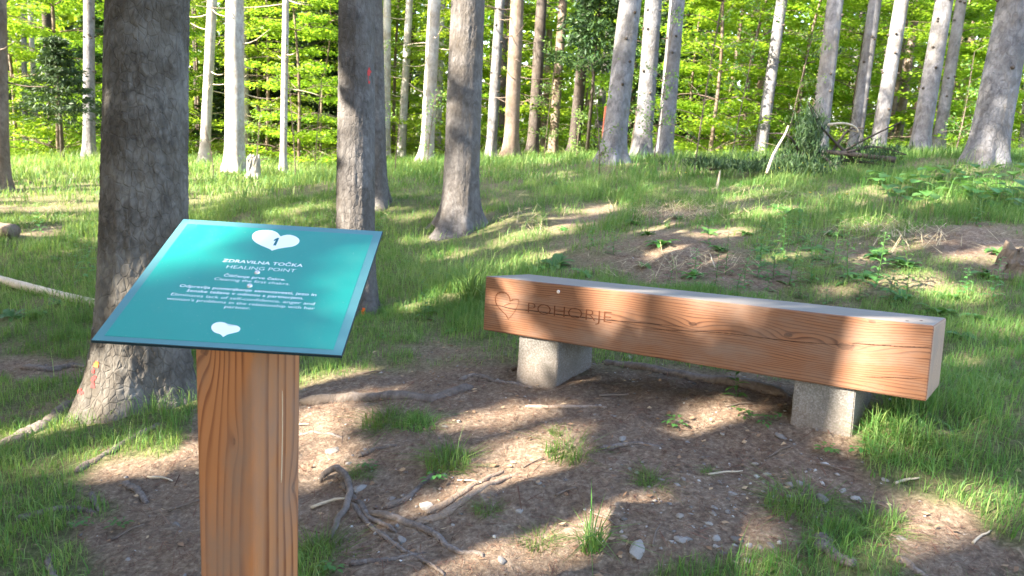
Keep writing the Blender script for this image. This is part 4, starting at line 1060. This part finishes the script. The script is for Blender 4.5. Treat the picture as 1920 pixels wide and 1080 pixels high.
# ------------------------------------------------------------------ roots
def root(pts, r, lab, mat=M_ROOT, name='tree_root', cat='root', sink=.45, grp='exposed roots', n=44, lift=None):
    Q = []
    for (x, y) in pts: Q.append(gp(x, y))
    Q = smooth_path(np.array(Q), n); rr_ = np.random.default_rng(int(pts[0][0] * 7 + pts[0][1]))
    nz = rr_.normal(0, 1, (n, 2)); nz = (nz + np.roll(nz, 1, 0) + np.roll(nz, 2, 0) + np.roll(nz, -1, 0)) / 4; Q[:, :2] += nz * r * .3
    Q[:, 2] = height(Q[:, 0], Q[:, 1]) + r * (1 - 2 * sink)
    if lift is not None: Q[:, 2] += np.interp(np.linspace(0, 1, n), np.linspace(0, 1, len(lift)), lift)
    f = np.linspace(0, 1, n); R = r * (1 - .45 * f) * np.minimum(1, np.minimum(f, 1 - f) * 9 + .35) * (1 + .10 * np.convolve(rr_.normal(0, 1, n), [.3, .4, .3], 'same'))
    Q[0, 2] -= r; Q[-1, 2] -= r
    c = Q.mean(0); V, F = tube(Q - c, R, 12, 3, .045, .8)
    o = link(name, mesh_np(name, V, F, mat, True), None, tuple(c)); return tag(o, lab, cat, grp)
for a in [([(560, 757), (640, 752), (700, 748), (800, 750), (850, 738), (885, 728)], .042, 'thick grey root crossing the soil between sign post and bench'),
          ([(860, 712), (900, 706), (940, 718), (1000, 728)], .018, 'thin root running towards the block under the carved end'),
          ([(985, 762), (1060, 763), (1140, 764)], .013, 'straight slender root lying parallel to the bench', M_ROOT_PALE),
          ([(600, 905), (628, 896), (650, 912), (656, 940), (642, 975), (622, 1012)], .016, 'looping root that bends over a hollow and dips towards the post', M_ROOT, 'tree_root', 'root', .1, 'exposed roots', 44, [0, .03, .02, .015, .01, 0]),
          ([(640, 905), (668, 940), (700, 975), (745, 997)], .013, 'root forking from the looping one towards the gravel'),
          ([(655, 940), (700, 990), (745, 1025), (790, 1050), (835, 1080)], .010, 'long thin root running down from the looping one'),
          ([(690, 962), (760, 980), (810, 998), (850, 1030), (910, 1045)], .015, 'knobbly root passing below the grey stone'),
          ([(775, 985), (830, 965), (880, 930), (930, 905), (975, 888)], .017, 'pale sunlit root, thicker of two side by side', M_ROOT_PALE),
          ([(800, 962), (850, 935), (900, 905), (945, 882)], .015, 'pale sunlit root, slimmer of two side by side', M_ROOT_PALE),
          ([(720, 952), (762, 935), (795, 905), (818, 884)], .014, 'dark root slanting up towards a grass tuft'),
          ([(655, 1058), (720, 1050), (800, 1036)], .011, 'short thin root low beside the post tuft'),
          ([(140, 884), (195, 855), (255, 818), (300, 795)], .020, 'root slanting from the massive trunk across mossy ground'),
          ([(28, 975), (80, 962), (140, 955), (180, 962)], .018, 'crooked grey root in the moss away from the massive trunk'),
          ([(168, 925), (180, 945), (186, 958)], .012, 'short root stub beside the crooked grey root'),
          ([(232, 905), (262, 925), (275, 945)], .016, 'brown root stub near the mossy hollow'),
          ([(95, 1042), (92, 1062), (105, 1085)], .014, 'half buried root below the crooked one'),
          ([(1535, 1008), (1555, 1035), (1600, 1062)], .026, 'smooth purple grey root between two grass tufts'),
          ([(1685, 1048), (1712, 1066), (1740, 1085)], .014, 'pale root at the edge of the sunlit soil', M_ROOT_PALE),
          ([(562, 815), (600, 812), (645, 822)], .010, 'thin dark root behind the sign post'),
          ([(672, 855), (705, 842), (745, 836)], .012, 'short root beside the pale stone'),
          ([(1125, 842), (1180, 832), (1240, 838)], .012, 'half buried root near the white stone'),
          ([(1480, 745), (1350, 715), (1200, 690), (1130, 680)], .035, 'dark root in the shade behind the bench'),
          ([(160, 752), (110, 785), (60, 812), (5, 838)], .055, 'broad root of the massive trunk, half hidden by grass'),
          ([(40, 690), (90, 694), (140, 686), (175, 690)], .03, 'dark root on the bare patch left of the massive trunk')]:
    root(*a)

# ------------------------------------------------------------------ stones
def stone_mesh(seed):
    import bmesh
    bm = bmesh.new(); bmesh.ops.create_icosphere(bm, subdivisions=2, radius=1)
    co = np.array([v.co[:] for v in bm.verts]); d = 1 + .28 * fbm(co * 1.3 + seed * 7, 2, seed)
    rs = np.random.default_rng(seed); sx, sy, sz_ = rs.uniform(.75, 1.15), rs.uniform(.6, .9), rs.uniform(.35, .6)
    cutn = rs.normal(0, 1, (5, 3)); cutn /= np.linalg.norm(cutn, axis=1)[:, None]
    for v, c, q in zip(bm.verts, co, d):
        p = c * q
        for nn in cutn:
            e = p @ nn - .72
            if e > 0: p = p - nn * e
        v.co = (p[0] * sx, p[1] * sy, p[2] * sz_)
    me = bpy.data.meshes.new('stone'); bm.to_mesh(me); bm.free(); me.materials.append(M_STONE); return me
SV_ = [stone_mesh(i + 1) for i in range(7)]
STN = [(625, 845, 20, 'pale angular stone half buried beside the short root'), (1166, 823, 13, 'white stone on open soil near the half buried root'), (800, 950, 19, 'flat grey stone beside the slanting dark root'), (754, 1012, 14, 'greenish stone between two thin roots'), (676, 916, 16, 'blue grey stone under the looping root'),
       (1195, 1030, 30, 'large flat brownish stone in the sunlit soil'), (1540, 936, 16, 'grey slab stone above the lush tuft'), (1464, 818, 14, 'pale stone beside the block under the beam end'), (975, 959, 10, 'small white stone beside the tiny bright tuft'), (1170, 1008, 12, 'rounded pale stone touching the flat brownish one'), (690, 940, 9, None), (735, 935, 9, None), (745, 985, 8, None)]
for (x, y, r) in [(1275, 968, 12), (1277, 1011, 14), (1330, 982, 9), (1346, 1027, 11), (1382, 1012, 13), (1404, 1022, 9), (1446, 1023, 11), (1344, 1010, 11), (1356, 1036, 9), (1350, 905, 8), (1386, 900, 8), (1374, 926, 10), (1500, 906, 9), (1440, 890, 12), (1606, 936, 12), (1690, 1010, 12), (1726, 942, 7), (1430, 905, 9), (1300, 990, 8), (1256, 944, 7), (1340, 952, 8), (1365, 960, 7),
          (1400, 1050, 11), (1425, 1026, 8), (1290, 890, 7), (1240, 900, 6), (1480, 930, 7), (1580, 920, 9), (1415, 870, 7), (1320, 870, 7), (1180, 880, 6), (860, 790, 7), (835, 800, 8), (1010, 905, 6), (690, 800, 7), (655, 870, 7), (760, 885, 6), (705, 1000, 8), (850, 985, 7), (1150, 780, 6), (1290, 830, 6), (1660, 900, 7), (940, 1050, 12), (1060, 900, 6), (330, 985, 10), (240, 1050, 9), (1200, 690, 9), (1240, 700, 8), (1180, 670, 8), (1430, 730, 10), (1120, 760, 5)]:
    STN.append((x, y, r, None))
for k, (x, y, r, lab) in enumerate(STN):
    p = gp(x, y); d = (p - CAMPOS) @ CAM[1]; s = r * d / FPX * random.uniform(.85, 1.1)
    o = link('stone', SV_[k % 7], None, (p[0], p[1], hz(p[0], p[1]) - s * .05)); o.scale = (s, s, s * random.uniform(.8, 1.1)); o.rotation_euler = (random.uniform(-.2, .2), random.uniform(-.2, .2), random.uniform(0, 6))
    tag(o, lab or 'small loose stone scattered over the brown soil by the bench', 'stone', 'stones on the bare soil')
# gravel and needle litter
rs = np.random.default_rng(8)
def soil_points(n, boost=None):
    X = rs.uniform(-3.2, 3.4, n); Y = rs.uniform(1.3, 6.5, n); Z = height(X, Y)
    px, py, dd = project(np.stack([X, Y, Z], 1)); g = grassiness(X, Y, Z)
    w = np.clip(1.0 - g * 1.0, .12, 1)
    if boost: w = w * boost(px, py)
    k = (rs.random(n) < w) & (px > -60) & (px < 1980) & (py < 1130) & (py > 400)
    return np.stack([X, Y, Z], 1)[k], px[k], py[k]
P, px, py = soil_points(60000, lambda x, y: np.clip(.02 + .55 * np.exp(-(((x - 1370) / 190) ** 2 + ((y - 940) / 100) ** 2)) + .22 * np.exp(-(((x - 740) / 120) ** 2 + ((y - 960) / 60) ** 2)) + .15 * np.exp(-(((x - 1150) / 250) ** 2 + ((y - 700) / 30) ** 2)), 0, 1))
oct_ = np.array([(1, 0, 0), (-1, 0, 0), (0, 1, 0), (0, -1, 0), (0, 0, 1), (0, 0, -1)], float); of = np.array([(0, 2, 4), (2, 1, 4), (1, 3, 4), (3, 0, 4), (2, 0, 5), (1, 2, 5), (3, 1, 5), (0, 3, 5)])
n = len(P); S = rs.gamma(2.2, .0022, n)[:, None, None] + .002; A = rs.uniform(0, 6.28, n)
o3 = oct_[None] * S * rs.uniform(.5, 1.3, (n, 1, 3)) * [1, 1, .55] * rs.uniform(.7, 1.2, (n, 6, 1)); ca, sa = np.cos(A)[:, None], np.sin(A)[:, None]
o3 = np.stack([o3[..., 0] * ca - o3[..., 1] * sa, o3[..., 0] * sa + o3[..., 1] * ca, o3[..., 2]], -1)
V = (P[:, None] + o3).reshape(-1, 3); F = (of[None] + (np.arange(n) * 6)[:, None, None]).reshape(-1, 3)
def gravmat():
    t = NT('gravel'); a = t.node('ShaderNodeAttribute', attribute_name='tint').outputs['Fac']
    t.col(t.ramp(a, [(0, (.10, .085, .07)), (.45, (.25, .22, .195)), (.8, (.44, .41, .37)), (1, (.62, .60, .56))])); t.rough(.85); return t.m
tag(link('gravel', mesh_np('gravel', V, F, gravmat(), False, {'tint': np.repeat(np.clip(rs.beta(1.6, 2.2, n), 0, 1), 6)})), 'small pale gravel strewn over the bare soil', None, None, 'stuff')
P, px, py = soil_points(150000)
n = len(P); a = rs.uniform(0, 6.28, n); L = rs.gamma(3, .0042, n) + .005; w = rs.uniform(.0006, .0013, n); lng = rs.random(n) < .03; L[lng] *= 3.5; w[lng] *= 1.8
dv = np.stack([np.cos(a), np.sin(a), rs.normal(0, .18, n)], 1) * L[:, None] / 2; sv = np.stack([-np.sin(a), np.cos(a), rs.normal(0, .3, n)], 1) * w[:, None]
c = P + [0, 0, .0045] + np.outer(rs.random(n) * .004, [0, 0, 1])
V = np.stack([c - dv - sv, c + dv - sv * .4, c + dv + sv * .4, c - dv + sv], 1).reshape(-1, 3)
tag(link('needle_litter', mesh_np('needle_litter', V, np.arange(len(V)).reshape(-1, 4), M_NEEDLE, False, {'tint': np.repeat(np.clip(rs.normal(.45, .25, n), 0, 1), 4)})), 'dry brown spruce needles strewn over the soil', None, None, 'stuff')
P, px, py = soil_points(3500)
n = len(P); V, F, t = spray_quads(P + [0, 0, .004], np.tile([1., 0, 0], (n, 1)), rs, 1, .026, .6); V = V.reshape(-1, 4, 3); V[..., 2] = V[..., 2] * .0 + (P[:, 2] + .007)[:, None] + rs.normal(0, .003, V.shape[:2])
h_ = height(V[..., 0], V[..., 1]).reshape(-1, 4); V[..., 2] = h_ + .006 + np.abs(rs.normal(0, .004, h_.shape))
tag(link('dead_leaves', mesh_np('dead_leaves', V.reshape(-1, 3), F, M_NEEDLE, False, {'tint': np.clip(t + .05, 0, 1)})), 'scattered dry leaf scraps on the soil', None, None, 'stuff')
# loose twigs
for k, (x, y, L, r, a) in enumerate([(620, 945, 70, .006, 8), (1150, 745, 55, .006, 3), (1130, 975, 60, .004, -35), (1360, 890, 70, .004, 10), (1060, 925, 40, .004, 15), (700, 700, 60, .005, -5), (560, 800, 40, .004, 0), (1460, 850, 60, .004, 20), (1560, 880, 50, .004, -30), (1700, 905, 55, .005, 12), (1640, 950, 40, .004, -25), (350, 950, 60, .005, 20), (300, 900, 60, .005, -15), (240, 1000, 50, .005, 30), (1230, 1000, 45, .003, 60), (880, 905, 50, .003, -20), (1000, 870, 45, .003, 30), (1390, 760, 60, .004, 5), (420, 1010, 60, .005, -10), (1500, 1030, 45, .004, 50), (980, 690, 45, .007, 5), (1840, 1010, 60, .004, 25), (1810, 700, 70, .005, -10), (1350, 330, 120, .006, -80), (1335, 490, 60, .006, 80)]):
    c = gp(x, y); d = (c - CAMPOS) @ CAM[1]; h = L * d / FPX / 2; a = rad(a)
    q = smooth_path([(-h * math.cos(a), -h * math.sin(a) * 1.5, 0), (0, h * .1, .004), (h * .5 * math.cos(a), h * .6 * math.sin(a), .006), (h * math.cos(a), h * math.sin(a) * 1.5, .002)], 10)
    W = q + c; W[:, 2] = height(W[:, 0], W[:, 1]) + r * .9 + q[:, 2]; ctr = W.mean(0)
    V, F = tube(W - ctr, np.linspace(r, r * .5, 10), 6, k, .2)
    tag(link('twig', mesh_np('twig', V, F, M_TWIG if k % 3 else M_TWIG_PALE, True), None, tuple(ctr)), 'thin dry twig lying on the needle covered soil', 'twig', 'dry twigs on the ground')

# ------------------------------------------------------------------ leafy weeds
def leaf_blade(base, d, L, W, droop, rs, up=.5, n=5, fold=.25):
    d = d / (np.linalg.norm(d) + 1e-9); s = np.cross(d, [0, 0, 1]); s /= np.linalg.norm(s) + 1e-9
    V = []; 
    for k in range(n):
        f = k / (n - 1); c = base + d * L * f + np.array([0, 0, 1]) * (up * L * f - droop * L * f * f)
        w = W * .5 * math.sin(math.pi * min(1, f * .92 + .06)) ** .8
        V += [c - s * w + [0, 0, fold * w], c, c + s * w + [0, 0, fold * w]]
    F = []
    for k in range(n - 1):
        a = k * 3; F += [(a, a + 1, a + 4, a + 3), (a + 1, a + 2, a + 5, a + 4)]
    return np.array(V), np.array(F)
def weed_mesh(kind, seed):
    rs = np.random.default_rng(seed); g = Geo(); st = None
    if kind == 'stalk':
        H = .34; st = smooth_path([(0, 0, -.02), (.01, .0, H * .5), (rs.normal(0, .03), rs.normal(0, .03), H)], 8)
        for k in range(20):
            f = (k + 1) / 20; i = min(int(f * 7), 6); th = k * 2.4; L = .10 * (1.15 - .7 * f)
            g.add(*leaf_blade(st[i] + (st[i + 1] - st[i]) * (f * 7 - i), np.array([math.cos(th), math.sin(th), 0]), L, L * .28, .5, rs))
    elif kind == 'rosette':
        for k in range(11):
            th = k * 2.4 + rs.normal(0, .2); L = rs.uniform(.07, .13); g.add(*leaf_blade(np.zeros(3), np.array([math.cos(th), math.sin(th), 0]), L, L * .42, .55, rs, rs.uniform(.3, .9)))
    elif kind == 'broad':
        for k in range(8):
            th = k * 2.4 + rs.normal(0, .3); hh = rs.uniform(.10, .26); r = rs.uniform(.02, .16); b = np.array([math.cos(th) * r, math.sin(th) * r, hh])
            g.add(*leaf_blade(b, np.array([math.cos(th), math.sin(th), 0]), .17, .17, .35, rs, .1, 6, .1))
            g.add(*leaf_blade(np.array([0, 0, -.01]), np.array([math.cos(th) * r, math.sin(th) * r, 1e-3]), r + .001, .006, 0, rs, hh / (r + .001)))
    else:
        for k in range(16):
            th = k * 2.4; r = rs.uniform(0, .07); hh = rs.uniform(.01, .07); L = rs.uniform(.025, .05); g.add(*leaf_blade(np.array([math.cos(th) * r, math.sin(th) * r, hh]), np.array([math.cos(th), math.sin(th), 0]), L, L * .6, .4, rs, .2))
    if st is not None:
        V, F = tube(st, np.linspace(.003, .0012, 8), 4, 1, 0); g.add(V, F)
    V = np.vstack(g.V); rs2 = np.random.default_rng(seed + 3)
    return mesh_np('weed', V, np.vstack(g.F), M_WEED, True, {'tint': np.clip(.5 + .3 * vnoise(V * 9, seed), 0, 1)})
WM = {k: [weed_mesh(k, 900 + i * 7 + j) for j in range(3)] for i, k in enumerate(('stalk', 'rosette', 'broad', 'herb'))}
def weed(x, y, kind, s, lab, grp, name='weed', cat='plant'):
    p = gp(x, y)
    if p is None: return
    o = link(name, random.choice(WM[kind]), None, tuple(p)); s *= random.uniform(.85, 1.15); o.scale = (s,) * 3; o.rotation_euler = (random.uniform(-.15, .15), random.uniform(-.15, .15), random.uniform(0, 6.28))
    tag(o, lab, cat, grp)
for (x, y) in [(1395, 540), (1420, 520), (1440, 545), (1450, 520), (1500, 560), (1380, 560), (1520, 530), (1560, 500), (1470, 490), (1340, 540), (1425, 500), (1610, 560), (1300, 545), (1670, 570), (1480, 535), (1550, 570), (1360, 515), (1250, 540), (1860, 560), (1700, 545), (1640, 540), (1590, 530)]:
    weed(x, y, 'stalk', random.uniform(.6, 1.1), 'upright leafy weed growing on the bank behind the bench', 'upright weeds behind the bench')
for (x, y) in [(1040, 500), (1010, 505), (1095, 515), (1190, 420), (1240, 460), (1330, 440), (1400, 440), (1500, 420), (1560, 440), (1620, 520), (1300, 520), (1530, 470), (1480, 400), (1700, 500), (1780, 560), (1850, 520), (1210, 500), (1640, 480), (1430, 470), (1350, 470), (1270, 410), (1590, 410), (1690, 560), (1760, 590), (1840, 600)]:
    weed(x, y, 'rosette', random.uniform(.8, 1.5), 'low rosette of pointed leaves on the bank behind the bench', 'leaf rosettes behind the bench')
for (x, y) in [(1660, 360), (1700, 345), (1740, 350), (1780, 345), (1820, 360), (1860, 350), (1720, 370), (1680, 380), (1790, 375), (1840, 385), (1890, 370), (1640, 345), (1760, 330), (1810, 335), (1900, 340), (1870, 395), (1910, 400), (1740, 390)]:
    weed(x, y, 'broad', random.uniform(.45, .8), 'broad leaved plant on the bank below the stout flared spruce', 'broad leaved plants on the bank', 'broad_leaved_plant')
for (x, y, lab) in [(155, 990, 'small leafy weed in the moss beside the crooked root'), (225, 990, 'two-leaved seedling beside the mossy hollow'), (1395, 785, 'small seedling in the shade between the bench blocks'), (1425, 795, 'bright seedling closest to the block under the beam end'), (1380, 745, 'upright seedling between the bench blocks'), (1555, 850, 'tiny seedling at the foot of the block under the beam end'), (1265, 800, 'tiny seedling on the sunlit soil before the bench'), (1615, 850, 'little weed beside the tuft under the beam end'), (695, 880, 'small herb patch beside the pale stone'), (820, 905, 'little leaf cluster on the slanting root'), (1680, 690, 'leafy herb in the shade behind the beam end'),
        (135, 640, 'small weed on the grassy ground left of the massive trunk'), (165, 530, 'tall leafy weed beside the pale pole and the massive trunk'), (145, 505, 'leafy weed behind the pale pole'), (620, 1075, 'broad leaf at the foot of the sign post'), (720, 635, 'fallen leaf plant beside the orange mark'), (1450, 790, 'small herb beside the shaded block')]:
    weed(x, y, 'stalk' if 'tall' in lab or 'behind the pale' in lab or 'upright' in lab else 'herb', .55 if y > 600 else 1.0, lab, 'small weeds round the clearing')
for k in range(90):
    x, y = random.uniform(0, 1910), random.uniform(330, 640)
    if 880 < x < 1790 and y > 500 or (150 < x < 380): continue
    p = gp(x, y)
    if p is None: continue
    weed(x, y, random.choice(['rosette', 'herb', 'stalk', 'rosette']), random.uniform(.5, 1.0), 'small leafy weed scattered in the hillside grass', 'weeds in the hillside grass')
for (x, y) in [(1510, 405), (1280, 350), (1455, 340), (1500, 330), (1540, 345), (1580, 400), (1530, 415), (1560, 330)]:
    p = gp(x, y); o = empty('buttercup', p, 'yellow buttercup in the grass near the fallen spruce top', 'flower', 'yellow flowers in the grass'); hh = random.uniform(.14, .26)
    V, F = tube(np.array([(0, 0, -.02), (.01, 0, hh * .5), (.015, .01, hh)]), [.002, .0018, .0012], 4, 1, 0); link('stem', mesh_np('stem', V, F, M_WEED, True, {'tint': np.full(len(V), .5)}), o)
    g = Geo()
    for k in range(5):
        th = k * 1.2566; g.add(*leaf_blade(np.array([.015, .01, hh]), np.array([math.cos(th), math.sin(th), 0]), .016, .014, .1, rs, .5, 4))
    link('petals', g.mesh('petals', plain('yellow_petal', (.85, .62, .02), .5)), o)

# ------------------------------------------------------------------ fallen wood, stumps, post
def lying(pa, pb_, r, lab, name, cat, mat, cut=False):
    A, B = gp(*pa), gp(*pb_); Q = smooth_path([A, A * .66 + B * .34, A * .33 + B * .67, B], 24); Q[:, 2] = hsmooth(Q[:, 0], Q[:, 1]) + r * .8
    c = Q.mean(0); V, F = tube(Q - c, np.linspace(r, r * .85, 24), 14, 4, .05); return tag(link(name, mesh_np(name, V, F, mat, True), None, tuple(c)), lab, cat)
lying((-60, 516), (215, 583), .040, 'pale peeled pole lying in the grass behind the massive trunk', 'fallen_pole', 'log', plain('peeled_wood', (.52, .43, .33), .75, .25, 14))
lying((-45, 440), (28, 446), .09, 'short sawn log with a reddish cut end in the sunny grass', 'sawn_log', 'log', M_BARK_BROWN)
def stump(x, d, r, h, lab, mat, jag, seed, tilt=0.):
    b = ground_at_depth(x, d); rs = np.random.default_rng(seed); n = 22; zs = np.array([-.1, 0, .25, .5, .75, 1.0]) ; V = []
    J = rs.uniform(0, jag, n)
    for f in zs:
        for k in range(n):
            th = 2 * math.pi * k / n; R = r * (1 + .6 * math.exp(-max(f, 0) * 5)) * (1 + .18 * math.sin(3 * th + seed) + .1 * rs.normal())
            z = h * (f if f < .9 else 1 - J[k]) if f > 0 else f * 2
            V.append((R * math.cos(th) + tilt * z, R * math.sin(th), z))
    V.append((tilt * h, 0, h * .75)); F = []
    for i in range(len(zs) - 1):
        for k in range(n): F.append((i * n + k, i * n + (k + 1) % n, (i + 1) * n + (k + 1) % n, (i + 1) * n + k))
    for k in range(n): F.append(((len(zs) - 1) * n + k, (len(zs) - 1) * n + (k + 1) % n, len(V) - 1))
    tag(link('tree_stump', from_lists('tree_stump', V, F, mat), None, tuple(b)), lab, 'stump')
stump(476, 14, .10, .46, 'narrow sun bleached stump beside the thick pale trunk', M_BARK_PALE, .25, 3)
stump(1880, 4.9, .065, .22, 'rotten splintered stump on the bank beyond the bench', M_BARK_BROWN, .6, 9, .25)
stump(1908, 4.8, .06, .12, 'low crumbling stump next to the rotten splintered one', M_BARK_BROWN, .5, 12, .1)
b = ground_at_depth(1130, 13.5)
V, F = slab(-.05, .05, -.05, .05, -.3, .95, .012); tag(link('rusty_post', from_lists('rusty_post', V, F, plain('rust', (.22, .055, .03), .85, .4, 12)), None, tuple(b)), 'reddish brown post half hidden behind the lone pale trunk', 'post')

# spruce top brought down beside the right row
b = ground_at_depth(1530, 9.8)
ft = empty('fallen_spruce_top', b, 'fallen spruce top with dark drooping needles and bare limbs among the trunks', 'fallen tree')
rs = np.random.default_rng(71)
def q3(x, y, d): return PT(x, y, d) - b
stem = smooth_path([q3(1330, 318, 10.3), q3(1450, 300, 10.0), q3(1530, 285, 9.8), q3(1600, 290, 9.6), q3(1680, 300, 9.4)], 16)
V, F = tube(stem, np.linspace(.02, .035, 16), 8, 2, .1); link('stem', mesh_np('stem', V, F, M_BARK_DARK, True), ft)
limbs = [[(1600, 300), (1560, 260), (1530, 225), (1515, 190)], [(1570, 290), (1620, 262), (1690, 228)], [(1540, 290), (1590, 330), (1640, 345)], [(1580, 290), (1560, 330), (1540, 350)], [(1560, 285), (1590, 245), (1620, 240)], [(1580, 300), (1660, 310), (1690, 330)], [(1500, 290), (1480, 255), (1440, 250)], [(1590, 285), (1640, 275), (1700, 290)]]
for k, l in enumerate(limbs):
    Q = smooth_path([q3(x, y, 9.7 - .1 * i + rs.normal(0, .1)) for i, (x, y) in enumerate(l)], 10); V, F = tube(Q, np.linspace(.022, .006, 10), 5, k, .15); link('limb', mesh_np('limb', V, F, M_BARK_DARK, True), ft)
for k, l in enumerate([[(1438, 325), (1450, 290), (1472, 252), (1478, 236)], [(1553, 234), (1580, 231), (1602, 237), (1610, 248)], [(1330, 395), (1345, 350), (1350, 320)]]):
    d = 9.0; Q = smooth_path([q3(x, y, d) for (x, y) in l], 10); V, F = tube(Q, np.linspace(.017, .010, 10), 5, k, .15); tag(link('limb', mesh_np('limb', V, F, M_TWIG_PALE, True), ft), 'bare pale broken limb')
Ps = []
for (x, y, sx, sy, n) in [(1520, 250, 16, 40, 170), (1500, 310, 45, 25, 200), (1440, 315, 60, 12, 110), (1550, 330, 30, 25, 120), (1400, 322, 50, 8, 60), (1640, 290, 50, 15, 70), (1530, 380, 18, 18, 50), (1340, 318, 50, 8, 60)]:
    for _ in range(n): Ps.append(q3(x + rs.normal(0, sx * .6), y + rs.normal(0, sy * .6), 9.8 + rs.normal(0, .25)))
Ps = np.array(Ps); Ps[:, 2] = np.maximum(Ps[:, 2], .02)
V, F, t = spray_quads(Ps, np.tile([0, 0, -.9], (len(Ps), 1)), rs, 12, .11, .13)
tag(link('needles', mesh_np('needles', V, F, M_SPRUCE, False, {'tint': np.clip(t + .1, 0, 1)}), ft), kind='stuff')
# dry straw lying in the grass
P = []
for (x, y, rx_, ry_, n) in [(1230, 400, 100, 18, 260), (1000, 420, 60, 30, 120), (1330, 400, 90, 16, 160), (950, 330, 60, 14, 120), (1640, 430, 70, 16, 120), (640, 400, 60, 30, 120), (1720, 450, 90, 20, 160), (1450, 370, 90, 14, 140), (1780, 320, 60, 8, 60), (80, 400, 120, 30, 160), (1280, 500, 110, 25, 160)]:
    for _ in range(n):
        q = gp(x + rs.normal(0, rx_ * .6), y + rs.normal(0, ry_ * .6))
        if q is not None: P.append(q)
P = np.array(P); n = len(P); a = rs.uniform(0, 6.28, n); L = rs.uniform(.08, .3, n); e = rs.normal(.15, .2, n)
dv = np.stack([np.cos(a), np.sin(a), e], 1) * L[:, None] / 2; sv = np.stack([-np.sin(a), np.cos(a), a * 0], 1) * .0028; c = P + [0, 0, .05]
V = np.stack([c - dv - sv, c + dv - sv * .3, c + dv + sv * .3, c - dv + sv], 1).reshape(-1, 3)
tag(link('dry_straw', mesh_np('dry_straw', V, np.arange(len(V)).reshape(-1, 4), M_STRAW)), 'pale dry straw lying in the grass', None, None, 'stuff')
print('faces', sum(len(m_.polygons) for m_ in bpy.data.meshes))
